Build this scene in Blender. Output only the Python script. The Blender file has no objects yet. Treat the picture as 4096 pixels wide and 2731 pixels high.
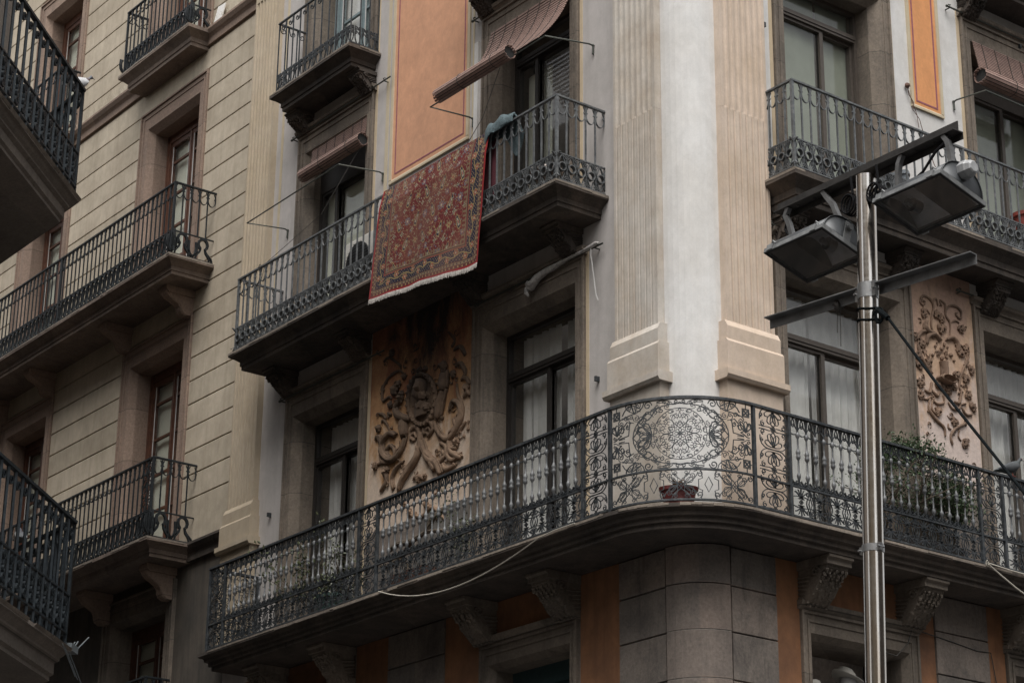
# Street corner with wrought iron balconies
import bpy, bmesh, math, random
import numpy as np
from mathutils import Vector, Matrix, noise
random.seed(7)
D2=bpy.data; SC=bpy.context.scene; COL=SC.collection
PI=math.pi
def R(a): return math.radians(a)

# ------------------------------------------------------------------ materials
def node_mat(name, rough=.8, metal=0.0):
    m=D2.materials.new(name); m.use_nodes=True
    nt=m.node_tree; b=nt.nodes['Principled BSDF']
    b.inputs['Roughness'].default_value=rough; b.inputs['Metallic'].default_value=metal
    return m,nt,b
def N(nt,t,**kw):
    n=nt.nodes.new(t)
    for k,v in kw.items():
        if k in ('operation','blend_type','data_type','noise_dimensions','feature','wave_type','bands_direction','interpolation_type'): setattr(n,k,v)
        else: n.inputs[k].default_value=v
    return n
def ramp(nt,src,p0,p1,c0=(0,0,0,1),c1=(1,1,1,1)):
    r=nt.nodes.new('ShaderNodeValToRGB'); r.color_ramp.elements[0].position=p0; r.color_ramp.elements[1].position=p1
    r.color_ramp.elements[0].color=c0; r.color_ramp.elements[1].color=c1
    nt.links.new(src,r.inputs[0]); return r.outputs[0]
def coords(nt,scale):
    t=nt.nodes.new('ShaderNodeTexCoord'); g=nt.nodes.new('ShaderNodeNewGeometry')
    mp=nt.nodes.new('ShaderNodeMapping'); mp.inputs['Scale'].default_value=scale
    nt.links.new(g.outputs['Position'],mp.inputs[0]); return mp.outputs[0]
def noise_tex(nt,scale,freq,detail=6,rough=.6,dist=0.0):
    n=N(nt,'ShaderNodeTexNoise',Scale=freq,Detail=detail,Roughness=rough,Distortion=dist)
    nt.links.new(coords(nt,scale),n.inputs['Vector']); return n.outputs['Fac']
def mixc(nt,fac,a,b,mode='MIX'):
    m=nt.nodes.new('ShaderNodeMix'); m.data_type='RGBA'; m.blend_type=mode
    for s,v in ((m.inputs[0],fac),(m.inputs[6],a),(m.inputs[7],b)):
        if hasattr(v,'is_output') or isinstance(v,bpy.types.NodeSocket): nt.links.new(v,s)
        elif isinstance(v,(int,float)): s.default_value=v
        else: s.default_value=(*v,1) if len(v)==3 else v
    return m.outputs[2]
def bump(nt,b,h,strength,dist=.01):
    n=nt.nodes.new('ShaderNodeBump'); n.inputs['Strength'].default_value=strength; n.inputs['Distance'].default_value=dist
    nt.links.new(h,n.inputs['Height']); nt.links.new(n.outputs[0],b.inputs['Normal'])
def plaster(name,c,dark,streak=.5,patch=.5,rough=.9,bumps=.12,fine=60,course=0):
    """painted render: a colour with cloudy patches, thin vertical rain streaks and fine grain"""
    m,nt,b=node_mat(name,rough)
    p=ramp(nt,noise_tex(nt,(1,1,1),1.3,8,.65),.38,.75)
    s=ramp(nt,noise_tex(nt,(9,9,.55),1.0,6,.6,.4),.48,.78)
    g=noise_tex(nt,(1,1,1),fine,4,.7)
    col=mixc(nt,patch,c,mixc(nt,p,c,dark))
    sm=nt.nodes.new('ShaderNodeMath'); sm.operation='MULTIPLY'; sm.inputs[1].default_value=streak; nt.links.new(s,sm.inputs[0])
    col=mixc(nt,sm.outputs[0],col,dark)
    mo=noise_tex(nt,(1,1,.7),7,8,.72,.3); col=mixc(nt,1.0,col,ramp(nt,mo,.3,.72,(1-.22*patch,)*3+(1,),(1+.06*patch,)*3+(1,)),'MULTIPLY')
    so=ramp(nt,noise_tex(nt,(3.5,3.5,.8),1.0,9,.75,.7),.60,.80); s3=nt.nodes.new('ShaderNodeMath'); s3.operation='MULTIPLY'; s3.inputs[1].default_value=streak*.8; nt.links.new(so,s3.inputs[0]); col=mixc(nt,s3.outputs[0],col,tuple(x*.55 for x in dark))
    if course:     # every course weathers a little differently
        gg=nt.nodes.new('ShaderNodeNewGeometry'); sp=nt.nodes.new('ShaderNodeSeparateXYZ'); nt.links.new(gg.outputs['Position'],sp.inputs[0]); qz=nt.nodes.new('ShaderNodeMath'); qz.operation='MULTIPLY_ADD'; qz.inputs[1].default_value=1/.3214; qz.inputs[2].default_value=-9.568/.3214+.03; nt.links.new(sp.outputs[2],qz.inputs[0])
        fz=nt.nodes.new('ShaderNodeMath'); fz.operation='FLOOR'; nt.links.new(qz.outputs[0],fz.inputs[0]); wn=nt.nodes.new('ShaderNodeTexWhiteNoise'); wn.noise_dimensions='1D'; nt.links.new(fz.outputs[0],wn.inputs['W'])
        col=mixc(nt,1.0,col,ramp(nt,wn.outputs[0],0,1,(1-course,1-course,1-course*1.1,1),(1+course*.5,)*3+(1,)),'MULTIPLY')
    gr=ramp(nt,g,.3,.7,(.95,.95,.95,1),(1.03,1.03,1.03,1))
    col=mixc(nt,1.0,col,gr,'MULTIPLY')
    nt.links.new(col,b.inputs['Base Color'])
    bump(nt,b,g,bumps,.006)
    return m
def stone(name,c,c2,dark,block=.55,joint=(.03,.028,.025),rough=.92,spots=.35,axis='Z',jw=.007):
    """dressed stone: blocks of slightly different tone between thin joints, soot patches, pits"""
    m,nt,b=node_mat(name,rough)
    g=nt.nodes.new('ShaderNodeNewGeometry'); sx=nt.nodes.new('ShaderNodeSeparateXYZ'); nt.links.new(g.outputs['Position'],sx.inputs[0])
    def M(op,a,bv=None):
        n=nt.nodes.new('ShaderNodeMath'); n.operation=op
        for i,v in enumerate((a,bv)):
            if v is None: continue
            if isinstance(v,(int,float)): n.inputs[i].default_value=v
            else: nt.links.new(v,n.inputs[i])
        return n.outputs[0]
    hx=M('ADD',M('MULTIPLY',sx.outputs[0],.31),M('MULTIPLY',sx.outputs[1],.23))
    zz=M('ADD',M('DIVIDE',sx.outputs[2],block),M('FLOOR',M('MULTIPLY',hx,3.0)))
    zz=M('ADD',zz,.37)
    fl=M('FLOOR',zz); fr=M('FRACT',zz)
    wn=nt.nodes.new('ShaderNodeTexWhiteNoise'); wn.noise_dimensions='2D'
    cb=nt.nodes.new('ShaderNodeCombineXYZ'); nt.links.new(fl,cb.inputs[0]); nt.links.new(M('FLOOR',M('MULTIPLY',hx,3.0)),cb.inputs[1]); nt.links.new(cb.outputs[0],wn.inputs[0])
    col=mixc(nt,wn.outputs[0],c,c2)
    p=ramp(nt,noise_tex(nt,(1,1,.6),2.1,9,.7,.5),.42,.72)
    pm=M('MULTIPLY',p,spots); col=mixc(nt,pm,col,dark); q=ramp(nt,noise_tex(nt,(1,1,1),6.5,8,.75,.4),.52,.68); col=mixc(nt,M('MULTIPLY',q,spots*.7),col,tuple((a+b)/2 for a,b in zip(dark,c)))
    g2=noise_tex(nt,(1,1,1),34,6,.75); col=mixc(nt,1.0,col,ramp(nt,g2,.28,.72,(.66,.66,.66,1),(1.2,1.2,1.2,1)),'MULTIPLY')
    sk=ramp(nt,noise_tex(nt,(6,6,.55),1.0,8,.72,.4),.54,.76); col=mixc(nt,M('MULTIPLY',sk,min(1,spots*1.1)),col,dark)
    lt=ramp(nt,noise_tex(nt,(1,1,1),4.3,9,.78,.6),.60,.70); col=mixc(nt,M('MULTIPLY',lt,.35),col,tuple(min(1,x*1.55) for x in c2))
    j=M('LESS_THAN',fr,jw/block); jm=M('MULTIPLY',j,.7); col=mixc(nt,jm,col,joint)
    nt.links.new(col,b.inputs['Base Color'])
    bump(nt,b,g2,.45,.008)
    return m
def simple(name,c,rough=.6,metal=0.0,var=.25,freq=25,bumps=.1,spec=.5):
    m,nt,b=node_mat(name,rough,metal); b.inputs['Specular IOR Level'].default_value=spec
    g=noise_tex(nt,(1,1,1),freq,5,.65)
    lo=tuple(x*(1-var) for x in c)+(1,); hi=tuple(min(1,x*(1+var)) for x in c)+(1,)
    nt.links.new(ramp(nt,g,.3,.7,lo,hi),b.inputs['Base Color'])
    if bumps: bump(nt,b,g,bumps,.004)
    return m
def iron(name,c,worn,amt=.5):
    """old painted iron with pale dusty wear on it"""
    m,nt,b=node_mat(name,.55,.25)
    g=noise_tex(nt,(1,1,1),22,7,.75); col=mixc(nt,ramp(nt,g,.5-.2*amt,.8),c,worn)
    g2=noise_tex(nt,(1,1,1),3,4,.6); col=mixc(nt,1.0,col,ramp(nt,g2,.3,.7,(.7,.7,.7,1),(1.2,1.2,1.2,1)),'MULTIPLY')
    nt.links.new(col,b.inputs['Base Color']); bump(nt,b,g,.3,.003)
    return m
def thin_glass(name,tint=(.97,.97,.965),dirty=.05):
    m=D2.materials.new(name); m.use_nodes=True; nt=m.node_tree; nt.nodes.clear()
    o=nt.nodes.new('ShaderNodeOutputMaterial'); mx=nt.nodes.new('ShaderNodeMixShader'); lw=nt.nodes.new('ShaderNodeLayerWeight'); fr=nt.nodes.new('ShaderNodeMath'); fr.operation='POWER'; fr.inputs[1].default_value=5; nt.links.new(lw.outputs['Facing'],fr.inputs[0])
    tr=nt.nodes.new('ShaderNodeBsdfTransparent'); tr.inputs[0].default_value=(*tint,1)
    gl=nt.nodes.new('ShaderNodeBsdfGlossy'); gl.inputs['Roughness'].default_value=.02
    mr=nt.nodes.new('ShaderNodeMath'); mr.operation='MULTIPLY_ADD'; mr.inputs[1].default_value=.9; mr.inputs[2].default_value=.045
    nt.links.new(fr.outputs[0],mr.inputs[0]); nt.links.new(mr.outputs[0],mx.inputs[0])
    df=nt.nodes.new('ShaderNodeBsdfDiffuse'); df.inputs[0].default_value=(.35,.35,.33,1)
    g=noise_tex(nt,(3,3,.7),2.0,6,.7); dm=nt.nodes.new('ShaderNodeMath'); dm.operation='MULTIPLY'; dm.inputs[1].default_value=dirty; nt.links.new(g,dm.inputs[0])
    m2=nt.nodes.new('ShaderNodeMixShader'); nt.links.new(dm.outputs[0],m2.inputs[0]); nt.links.new(tr.outputs[0],m2.inputs[1]); nt.links.new(df.outputs[0],m2.inputs[2])
    nt.links.new(m2.outputs[0],mx.inputs[1]); nt.links.new(gl.outputs[0],mx.inputs[2]); nt.links.new(mx.outputs[0],o.inputs[0])
    return m
MT=dict(
 whiteA=plaster('aged warm white render',(.50,.465,.445),(.33,.31,.285),.5,.6),
 white=plaster('white render',(.665,.655,.64),(.52,.49,.45),.22,.7),
 cream=plaster('cream pilaster paint',(.54,.50,.45),(.40,.325,.25),.5,1.0,fine=45),
 peach=plaster('peach pilaster paint',(.61,.50,.41),(.50,.39,.29),.5,.9,fine=45),
 creamL=plaster('old cream paint',(.46,.385,.29),(.38,.30,.20),.35,.7,fine=45),
 ochre=plaster('ochre border paint',(.56,.45,.31),(.42,.34,.23),.3,.6),
 ashlar=plaster('beige ashlar render',(.55,.475,.37),(.35,.29,.215),.65,.9,fine=50,course=.09),
 ashlar_low=plaster('shade darkened lower render',(.12,.10,.08),(.035,.032,.028),.9,.9),  # shade of the narrow street is put into this colour
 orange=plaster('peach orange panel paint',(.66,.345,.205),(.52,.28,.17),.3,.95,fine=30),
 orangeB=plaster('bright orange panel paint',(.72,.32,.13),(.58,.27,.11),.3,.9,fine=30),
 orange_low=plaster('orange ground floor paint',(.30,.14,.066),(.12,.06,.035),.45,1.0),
 purple=simple('purple line paint',(.26,.09,.11),.9),
 panel_edge=plaster('pale panel moulding',(.55,.47,.34),(.42,.34,.22),.3,.6),
 surround=stone('grey brown window stone',(.165,.136,.108),(.235,.192,.152),(.045,.039,.034),.62,spots=.7),
 surroundL=stone('pinkish window stone',(.25,.178,.138),(.315,.225,.172),(.13,.10,.08),.72,spots=.4),
 slab=stone('balcony stone',(.066,.053,.044),(.11,.086,.068),(.016,.014,.013),.9,spots=.9),
 slabL=stone('pinkish balcony stone',(.18,.135,.108),(.22,.165,.13),(.06,.048,.04),.9,spots=.7),
 slabC=stone('pale balcony stone',(.17,.147,.125),(.225,.19,.16),(.08,.07,.06),.9,spots=.5),
 ground_stone=stone('grey rusticated stone',(.15,.138,.124),(.26,.21,.175),(.05,.045,.042),.4255,spots=.85,jw=0),
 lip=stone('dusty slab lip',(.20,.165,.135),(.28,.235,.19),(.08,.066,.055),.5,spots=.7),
 column_stone=stone('warmer column stone',(.165,.145,.128),(.23,.18,.15),(.07,.062,.056),.4255,spots=.6,jw=0),
 iron=iron('grey worn iron',(.026,.031,.036),(.12,.125,.128),.35),
 ironU=iron('dusty grey iron',(.085,.092,.098),(.23,.235,.235),.55),
 balu=iron('bright worn baluster iron',(.095,.10,.105),(.25,.25,.25),.55),
 ironL=iron('black painted iron',(.009,.013,.016),(.03,.034,.038),.2),
 ironC=iron('slate painted iron',(.013,.020,.026),(.05,.06,.068),.3),
 rod=simple('dull steel rod',(.07,.075,.065),.6,.4),
 glass=thin_glass('window glass'),
 curtain=simple('pale net curtain',(.74,.74,.72),.95,var=.10,freq=6),
 blinddark=simple('dim green interior blind',(.30,.33,.27),.95,var=.08,freq=3),
 blindin=simple('pale green interior blind',(.74,.77,.66),.95,var=.08,freq=3),
 frame=simple('dark bronze aluminium',(.045,.04,.037),.45,.3,var=.15),
 frameB=simple('brown aluminium',(.10,.083,.07),.45,.3,var=.15),
 wood=simple('red brown varnished wood',(.105,.045,.027),.5,var=.35,freq=14),
 tealwood=simple('grey blue painted wood',(.17,.22,.23),.6,var=.2),
 tealdark=simple('dark teal painted wood',(.03,.06,.065),.6,var=.2),
 room=simple('dark room',(.02,.02,.02),1.0,bumps=0),
 slat=simple('purple brown painted slat',(.275,.18,.15),.6,var=.25,freq=18),
 cordm=simple('dark cord',(.05,.045,.04),.8,bumps=0),
 steel=None,
)
def steel():
    m,nt,b=node_mat('polished stainless steel',.2,1.0)
    g=noise_tex(nt,(1,1,5),9,6,.7); g2=noise_tex(nt,(14,14,1.2),1.3,6,.7)
    col=mixc(nt,ramp(nt,g2,.45,.8),(.70,.67,.64),(.50,.38,.26)); nt.links.new(col,b.inputs['Base Color'])
    r=ramp(nt,g,.35,.8,(.13,)*3+(1,),(.27,)*3+(1,)); nt.links.new(r,b.inputs['Roughness'])
    return m
MT['steel']=steel()
# relief plaster: orange to pale, black soot streaks running down from the slab above
def relief_mat(name,a,bc,pale,soot_amt,z0,z1):
    m,nt,b=node_mat(name,.9)
    g=nt.nodes.new('ShaderNodeNewGeometry'); sx=nt.nodes.new('ShaderNodeSeparateXYZ'); nt.links.new(g.outputs['Position'],sx.inputs[0])
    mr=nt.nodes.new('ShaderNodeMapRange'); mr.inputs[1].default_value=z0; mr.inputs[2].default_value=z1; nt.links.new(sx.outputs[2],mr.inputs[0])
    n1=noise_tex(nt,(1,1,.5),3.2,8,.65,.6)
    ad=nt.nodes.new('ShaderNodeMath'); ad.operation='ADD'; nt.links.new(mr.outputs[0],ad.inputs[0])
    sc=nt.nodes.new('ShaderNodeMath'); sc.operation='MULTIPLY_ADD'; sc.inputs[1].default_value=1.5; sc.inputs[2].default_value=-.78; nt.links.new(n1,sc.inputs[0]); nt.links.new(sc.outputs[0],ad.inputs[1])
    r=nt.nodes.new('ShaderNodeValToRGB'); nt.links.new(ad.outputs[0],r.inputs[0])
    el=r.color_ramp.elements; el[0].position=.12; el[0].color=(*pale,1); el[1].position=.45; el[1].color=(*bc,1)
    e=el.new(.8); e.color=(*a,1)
    soot=noise_tex(nt,(2.4,2.4,.9),1.4,9,.72,.5)
    s2=nt.nodes.new('ShaderNodeMath'); s2.operation='MULTIPLY_ADD'; s2.inputs[1].default_value=.95; nt.links.new(mr.outputs[0],s2.inputs[0])
    dx=nt.nodes.new('ShaderNodeMath'); dx.operation='ADD'; dx.inputs[1].default_value=4.2; nt.links.new(sx.outputs[0],dx.inputs[0]); da=nt.nodes.new('ShaderNodeMath'); da.operation='ABSOLUTE'; nt.links.new(dx.outputs[0],da.inputs[0])
    db_=nt.nodes.new('ShaderNodeMath'); db_.operation='MULTIPLY_ADD'; db_.inputs[1].default_value=-.42 if soot_amt>.8 else 0; nt.links.new(da.outputs[0],db_.inputs[0])
    sn=nt.nodes.new('ShaderNodeMath'); sn.operation='MULTIPLY'; sn.inputs[1].default_value=1.5; nt.links.new(soot,sn.inputs[0]); nt.links.new(sn.outputs[0],db_.inputs[2]); nt.links.new(db_.outputs[0],s2.inputs[2])
    hf=nt.nodes.new('ShaderNodeMath'); hf.operation='MULTIPLY'; hf.inputs[1].default_value=.5; nt.links.new(s2.outputs[0],hf.inputs[0])
    sm=ramp(nt,hf.outputs[0],.80,.98) if soot_amt<.8 else ramp(nt,hf.outputs[0],.60,.76)
    col=mixc(nt,sm,r.outputs[0],(.03,.022,.02))
    g2=noise_tex(nt,(1,1,1),26,6,.7); col=mixc(nt,1.0,col,ramp(nt,g2,.3,.7,(.8,.8,.8,1),(1.12,1.12,1.12,1)),'MULTIPLY')
    nt.links.new(col,b.inputs['Base Color']); bump(nt,b,g2,.4,.008)
    return m
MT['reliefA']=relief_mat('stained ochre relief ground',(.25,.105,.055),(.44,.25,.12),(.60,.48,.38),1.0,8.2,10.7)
MT['reliefB']=relief_mat('stained salmon relief ground',(.40,.265,.20),(.50,.34,.23),(.56,.46,.41),-.5,8.4,10.6)
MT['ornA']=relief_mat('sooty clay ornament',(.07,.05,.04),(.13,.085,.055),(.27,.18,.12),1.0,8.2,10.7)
MT['ornB']=plaster('brown clay ornament',(.27,.175,.12),(.09,.062,.046),.8,1.0,fine=25,bumps=.5)

# ------------------------------------------------------------------ mesh builder
class MB:
    def __init__(s): s.v=[]; s.f=[]
    def quadstrip(s,rings,closed=True,cap=True):
        b=len(s.v); n=len(rings[0])
        for r in rings: s.v.extend(r)
        for i in range(len(rings)-1):
            for j in range(n if closed else n-1):
                k=(j+1)%n
                s.f.append((b+i*n+j,b+i*n+k,b+(i+1)*n+k,b+(i+1)*n+j))
        if cap and closed:
            s.f.append(tuple(b+j for j in range(n))[::-1]); s.f.append(tuple(b+(len(rings)-1)*n+j for j in range(n)))
    def box(s,M,u0,u1,w0,w1,z0,z1):
        s.quadstrip([[M(u0,w0,z),M(u1,w0,z),M(u1,w1,z),M(u0,w1,z)] for z in (z0,z1)])
    def poly(s,pts):
        b=len(s.v); s.v.extend(pts); s.f.append(tuple(range(b,b+len(pts))))
    def prism(s,M,prof,u0,u1):      # prof: (w,z) outline pushed along u
        s.quadstrip([[M(u,w,z) for w,z in prof] for u in (u0,u1)])
    def ribbon(s,M,pts,wd,dp,w0=0.0,closed=False):   # flat bar following (s,z) points
        n=len(pts); rings=[]
        for i,(a,c) in enumerate(pts):
            if closed: p=pts[(i-1)%n]; q=pts[(i+1)%n]
            else: p=pts[max(i-1,0)]; q=pts[min(i+1,n-1)]
            dx,dz=q[0]-p[0],q[1]-p[1]; l=math.hypot(dx,dz) or 1; ox,oz=-dz/l*wd/2,dx/l*wd/2
            rings.append([M(a+ox,w0-dp/2,c+oz),M(a-ox,w0-dp/2,c-oz),M(a-ox,w0+dp/2,c-oz),M(a+ox,w0+dp/2,c+oz)])
        if closed: rings.append(rings[0]); s.quadstrip(rings,cap=False)
        else: s.quadstrip(rings)
    def tube(s,pts,r,n=6,taper=None,cap=True):
        P=[Vector(p) for p in pts]; rings=[]; up=Vector((0.13,.21,.97)).normalized()
        for i,p in enumerate(P):
            t=(P[min(i+1,len(P)-1)]-P[max(i-1,0)])
            if t.length<1e-9: t=Vector((0,0,1))
            t.normalize(); a=t.cross(up)
            if a.length<.05: a=t.cross(Vector((1,0,0)))
            a.normalize(); b=t.cross(a)
            rr=r if not taper else r*taper[i] if isinstance(taper,(list,tuple)) else r
            rings.append([tuple(p+a*(rr*math.cos(2*PI*k/n))+b*(rr*math.sin(2*PI*k/n))) for k in range(n)])
        s.quadstrip(rings,cap=cap)
    def lathe(s,c,prof,n=10,axis=None):   # prof (r,z) about a vertical axis through c
        c=Vector(c)
        s.quadstrip([[tuple(c+Vector((r*math.cos(2*PI*k/n),r*math.sin(2*PI*k/n),z))) for k in range(n)] for r,z in prof])
    def blob(s,c,r,seed=0,rough=.25,sq=(1,1,1),n=7,m=5):
        rings=[]
        for i in range(m+1):
            th=PI*(i+.001 if i==0 else i-.001 if i==m else i)/m; ring=[]
            for k in range(n):
                ph=2*PI*k/n; d=Vector((math.sin(th)*math.cos(ph),math.sin(th)*math.sin(ph),math.cos(th)))
                rr=r*(1+rough*noise.noise(d*2.3+Vector((seed*3.1,seed,0))))
                ring.append((c[0]+d.x*rr*sq[0],c[1]+d.y*rr*sq[1],c[2]+d.z*rr*sq[2]))
            rings.append(ring)
        s.quadstrip(rings)
    def sheet(s,fn,nu,nv):
        b=len(s.v)
        for j in range(nv+1):
            for i in range(nu+1): s.v.append(tuple(fn(i/nu,j/nv)))
        for j in range(nv):
            for i in range(nu):
                a=b+j*(nu+1)+i; s.f.append((a,a+1,a+nu+2,a+nu+1))
    def build(s,name,mat,parent=None,smooth=False,origin=None,recalc=True):
        org=Vector(origin) if origin is not None else (Vector(parent['org']) if parent is not None and 'org' in parent else Vector((0,0,0)))
        me=D2.meshes.new(name); me.from_pydata([tuple(Vector(v)-org) for v in s.v],[],s.f)
        if recalc:
            bm=bmesh.new(); bm.from_mesh(me); bmesh.ops.recalc_face_normals(bm,faces=bm.faces); bm.to_mesh(me); bm.free()
        me.materials.append(mat)
        if smooth:
            me.polygons.foreach_set('use_smooth',[True]*len(me.polygons))
            try: me.set_sharp_from_angle(angle=R(40))
            except Exception: pass
        o=D2.objects.new(name,me); COL.objects.link(o)
        link(o,parent,org)
        return o
ORG={}
def link(o,parent,org):
    """parent o under parent, its mesh being relative to the world point org"""
    ORG[o.name]=Vector(org)
    if parent is not None:
        o.parent=parent; o.location=Vector(org)-ORG[parent.name]
    else: o.location=Vector(org)
def root(name,loc,label,cat,group=None):
    o=D2.objects.new(name,None); COL.objects.link(o); o.location=loc; o.empty_display_size=.2
    ORG[o.name]=Vector(loc); o['label']=label; o['category']=cat
    if group: o['group']=group
    return o
def tag(o,label,cat,group=None):
    o['label']=label; o['category']=cat
    if group: o['group']=group
    return o
def inst(proto,parent,loc,name=None):
    c=proto.copy(); COL.objects.link(c)
    if name: c.name=name
    ORG[c.name]=Vector(loc); c.parent=parent; c.location=Vector(loc)-ORG[parent.name] if parent else Vector(loc)
    return c
MB_build=MB.build
def _b(s,name,mat,parent=None,smooth=False,origin=None,recalc=True):
    if origin is None: origin=ORG[parent.name] if parent is not None else None
    if origin is None:
        vs=s.v; origin=(sum(v[0] for v in vs)/len(vs),sum(v[1] for v in vs)/len(vs),min(v[2] for v in vs))
    return MB_build(s,name,mat,parent,smooth,origin,recalc)
MB.build=_b

# frames: facade A runs along x and faces -y, facade B runs along y and faces +x
def FA(u,w,z): return (u,-w,z)
def FB(u,w,z): return (w,u,z)
PCu=Vector((-3.85,-4.445)); PCl=Vector((-3.915,-4.12)); CD=Vector((-1,1)).normalized(); CN=Vector((1,1)).normalized()
def FCx(P0):   # chamfer of the opposite block: u=0 at the far corner, u grows towards the viewer, w out to the street
    return lambda u,w,z: (P0.x-CD.x*u+CN.x*w, P0.y-CD.y*u+CN.y*w, z)
def FCy(P0):   # its street face, u grows away along -x, w out (+y)
    return lambda u,w,z: (P0.x-u, P0.y+w, z)
def shift(M,du,dw): return lambda u,w,z: M(u+du,w+dw,z)

def wall_grid(mb,M,u0,u1,z0,z1,holes,w=0.0,du=None):
    us=sorted({u0,u1,*[h[0] for h in holes],*[h[1] for h in holes]}); zs=sorted({z0,z1,*[h[2] for h in holes],*[h[3] for h in holes]})
    us=[u for u in us if u0<=u<=u1]; zs=[z for z in zs if z0<=z<=z1]
    for a,b in zip(us,us[1:]):
        for c,d in zip(zs,zs[1:]):
            um,zm=(a+b)/2,(c+d)/2
            if any(h[0]<um<h[1] and h[2]<zm<h[3] for h in holes): continue
            mb.poly([M(a,w,c),M(b,w,c),M(b,w,d),M(a,w,d)])
    for h in holes:   # dark room behind each opening
        a,b,c,d=h[:4]; k=-.9
        mb.poly([M(a-.3,k,c-.2),M(b+.3,k,c-.2),M(b+.3,k,d+.2),M(a-.3,k,d+.2)])

# ------------------------------------------------------------------ ornament, all in (s,z)
def ell(cx,cz,rx,rz,a0=0,a1=360,n=14):
    return [(cx+rx*math.cos(R(a0+(a1-a0)*i/n)),cz+rz*math.sin(R(a0+(a1-a0)*i/n))) for i in range(n+1)]
def spiral(cx,cz,r,turns=1.4,a0=0,d=1,n=14,rin=.25):
    return [(cx+r*(1-(1-rin)*t)*math.cos(R(a0)+d*t*turns*2*PI),cz+r*(1-(1-rin)*t)*math.sin(R(a0)+d*t*turns*2*PI)) for t in [i/n for i in range(n+1)]]
def bez(p0,p1,p2,p3,n=8):
    o=[]
    for i in range(n+1):
        t=i/n; a=(1-t)**3; b=3*t*(1-t)**2; c=3*t*t*(1-t); d=t**3
        o.append((a*p0[0]+b*p1[0]+c*p2[0]+d*p3[0],a*p0[1]+b*p1[1]+c*p2[1]+d*p3[1]))
    return o
def loop_leaf(cx,cz,L,ang,wd,n=5):   # teardrop outline that starts and ends in (cx,cz)
    ca,sa=math.cos(R(ang)),math.sin(R(ang)); o=[]
    pts=[(0,0),(.35,.35),(.7,.5),(.95,.3),(1,0),(.95,-.3),(.7,-.5),(.35,-.35),(0,0)]
    for a,b in pts: o.append((cx+L*a*ca-wd*b*sa,cz+L*a*sa+wd*b*ca))
    return o

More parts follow.
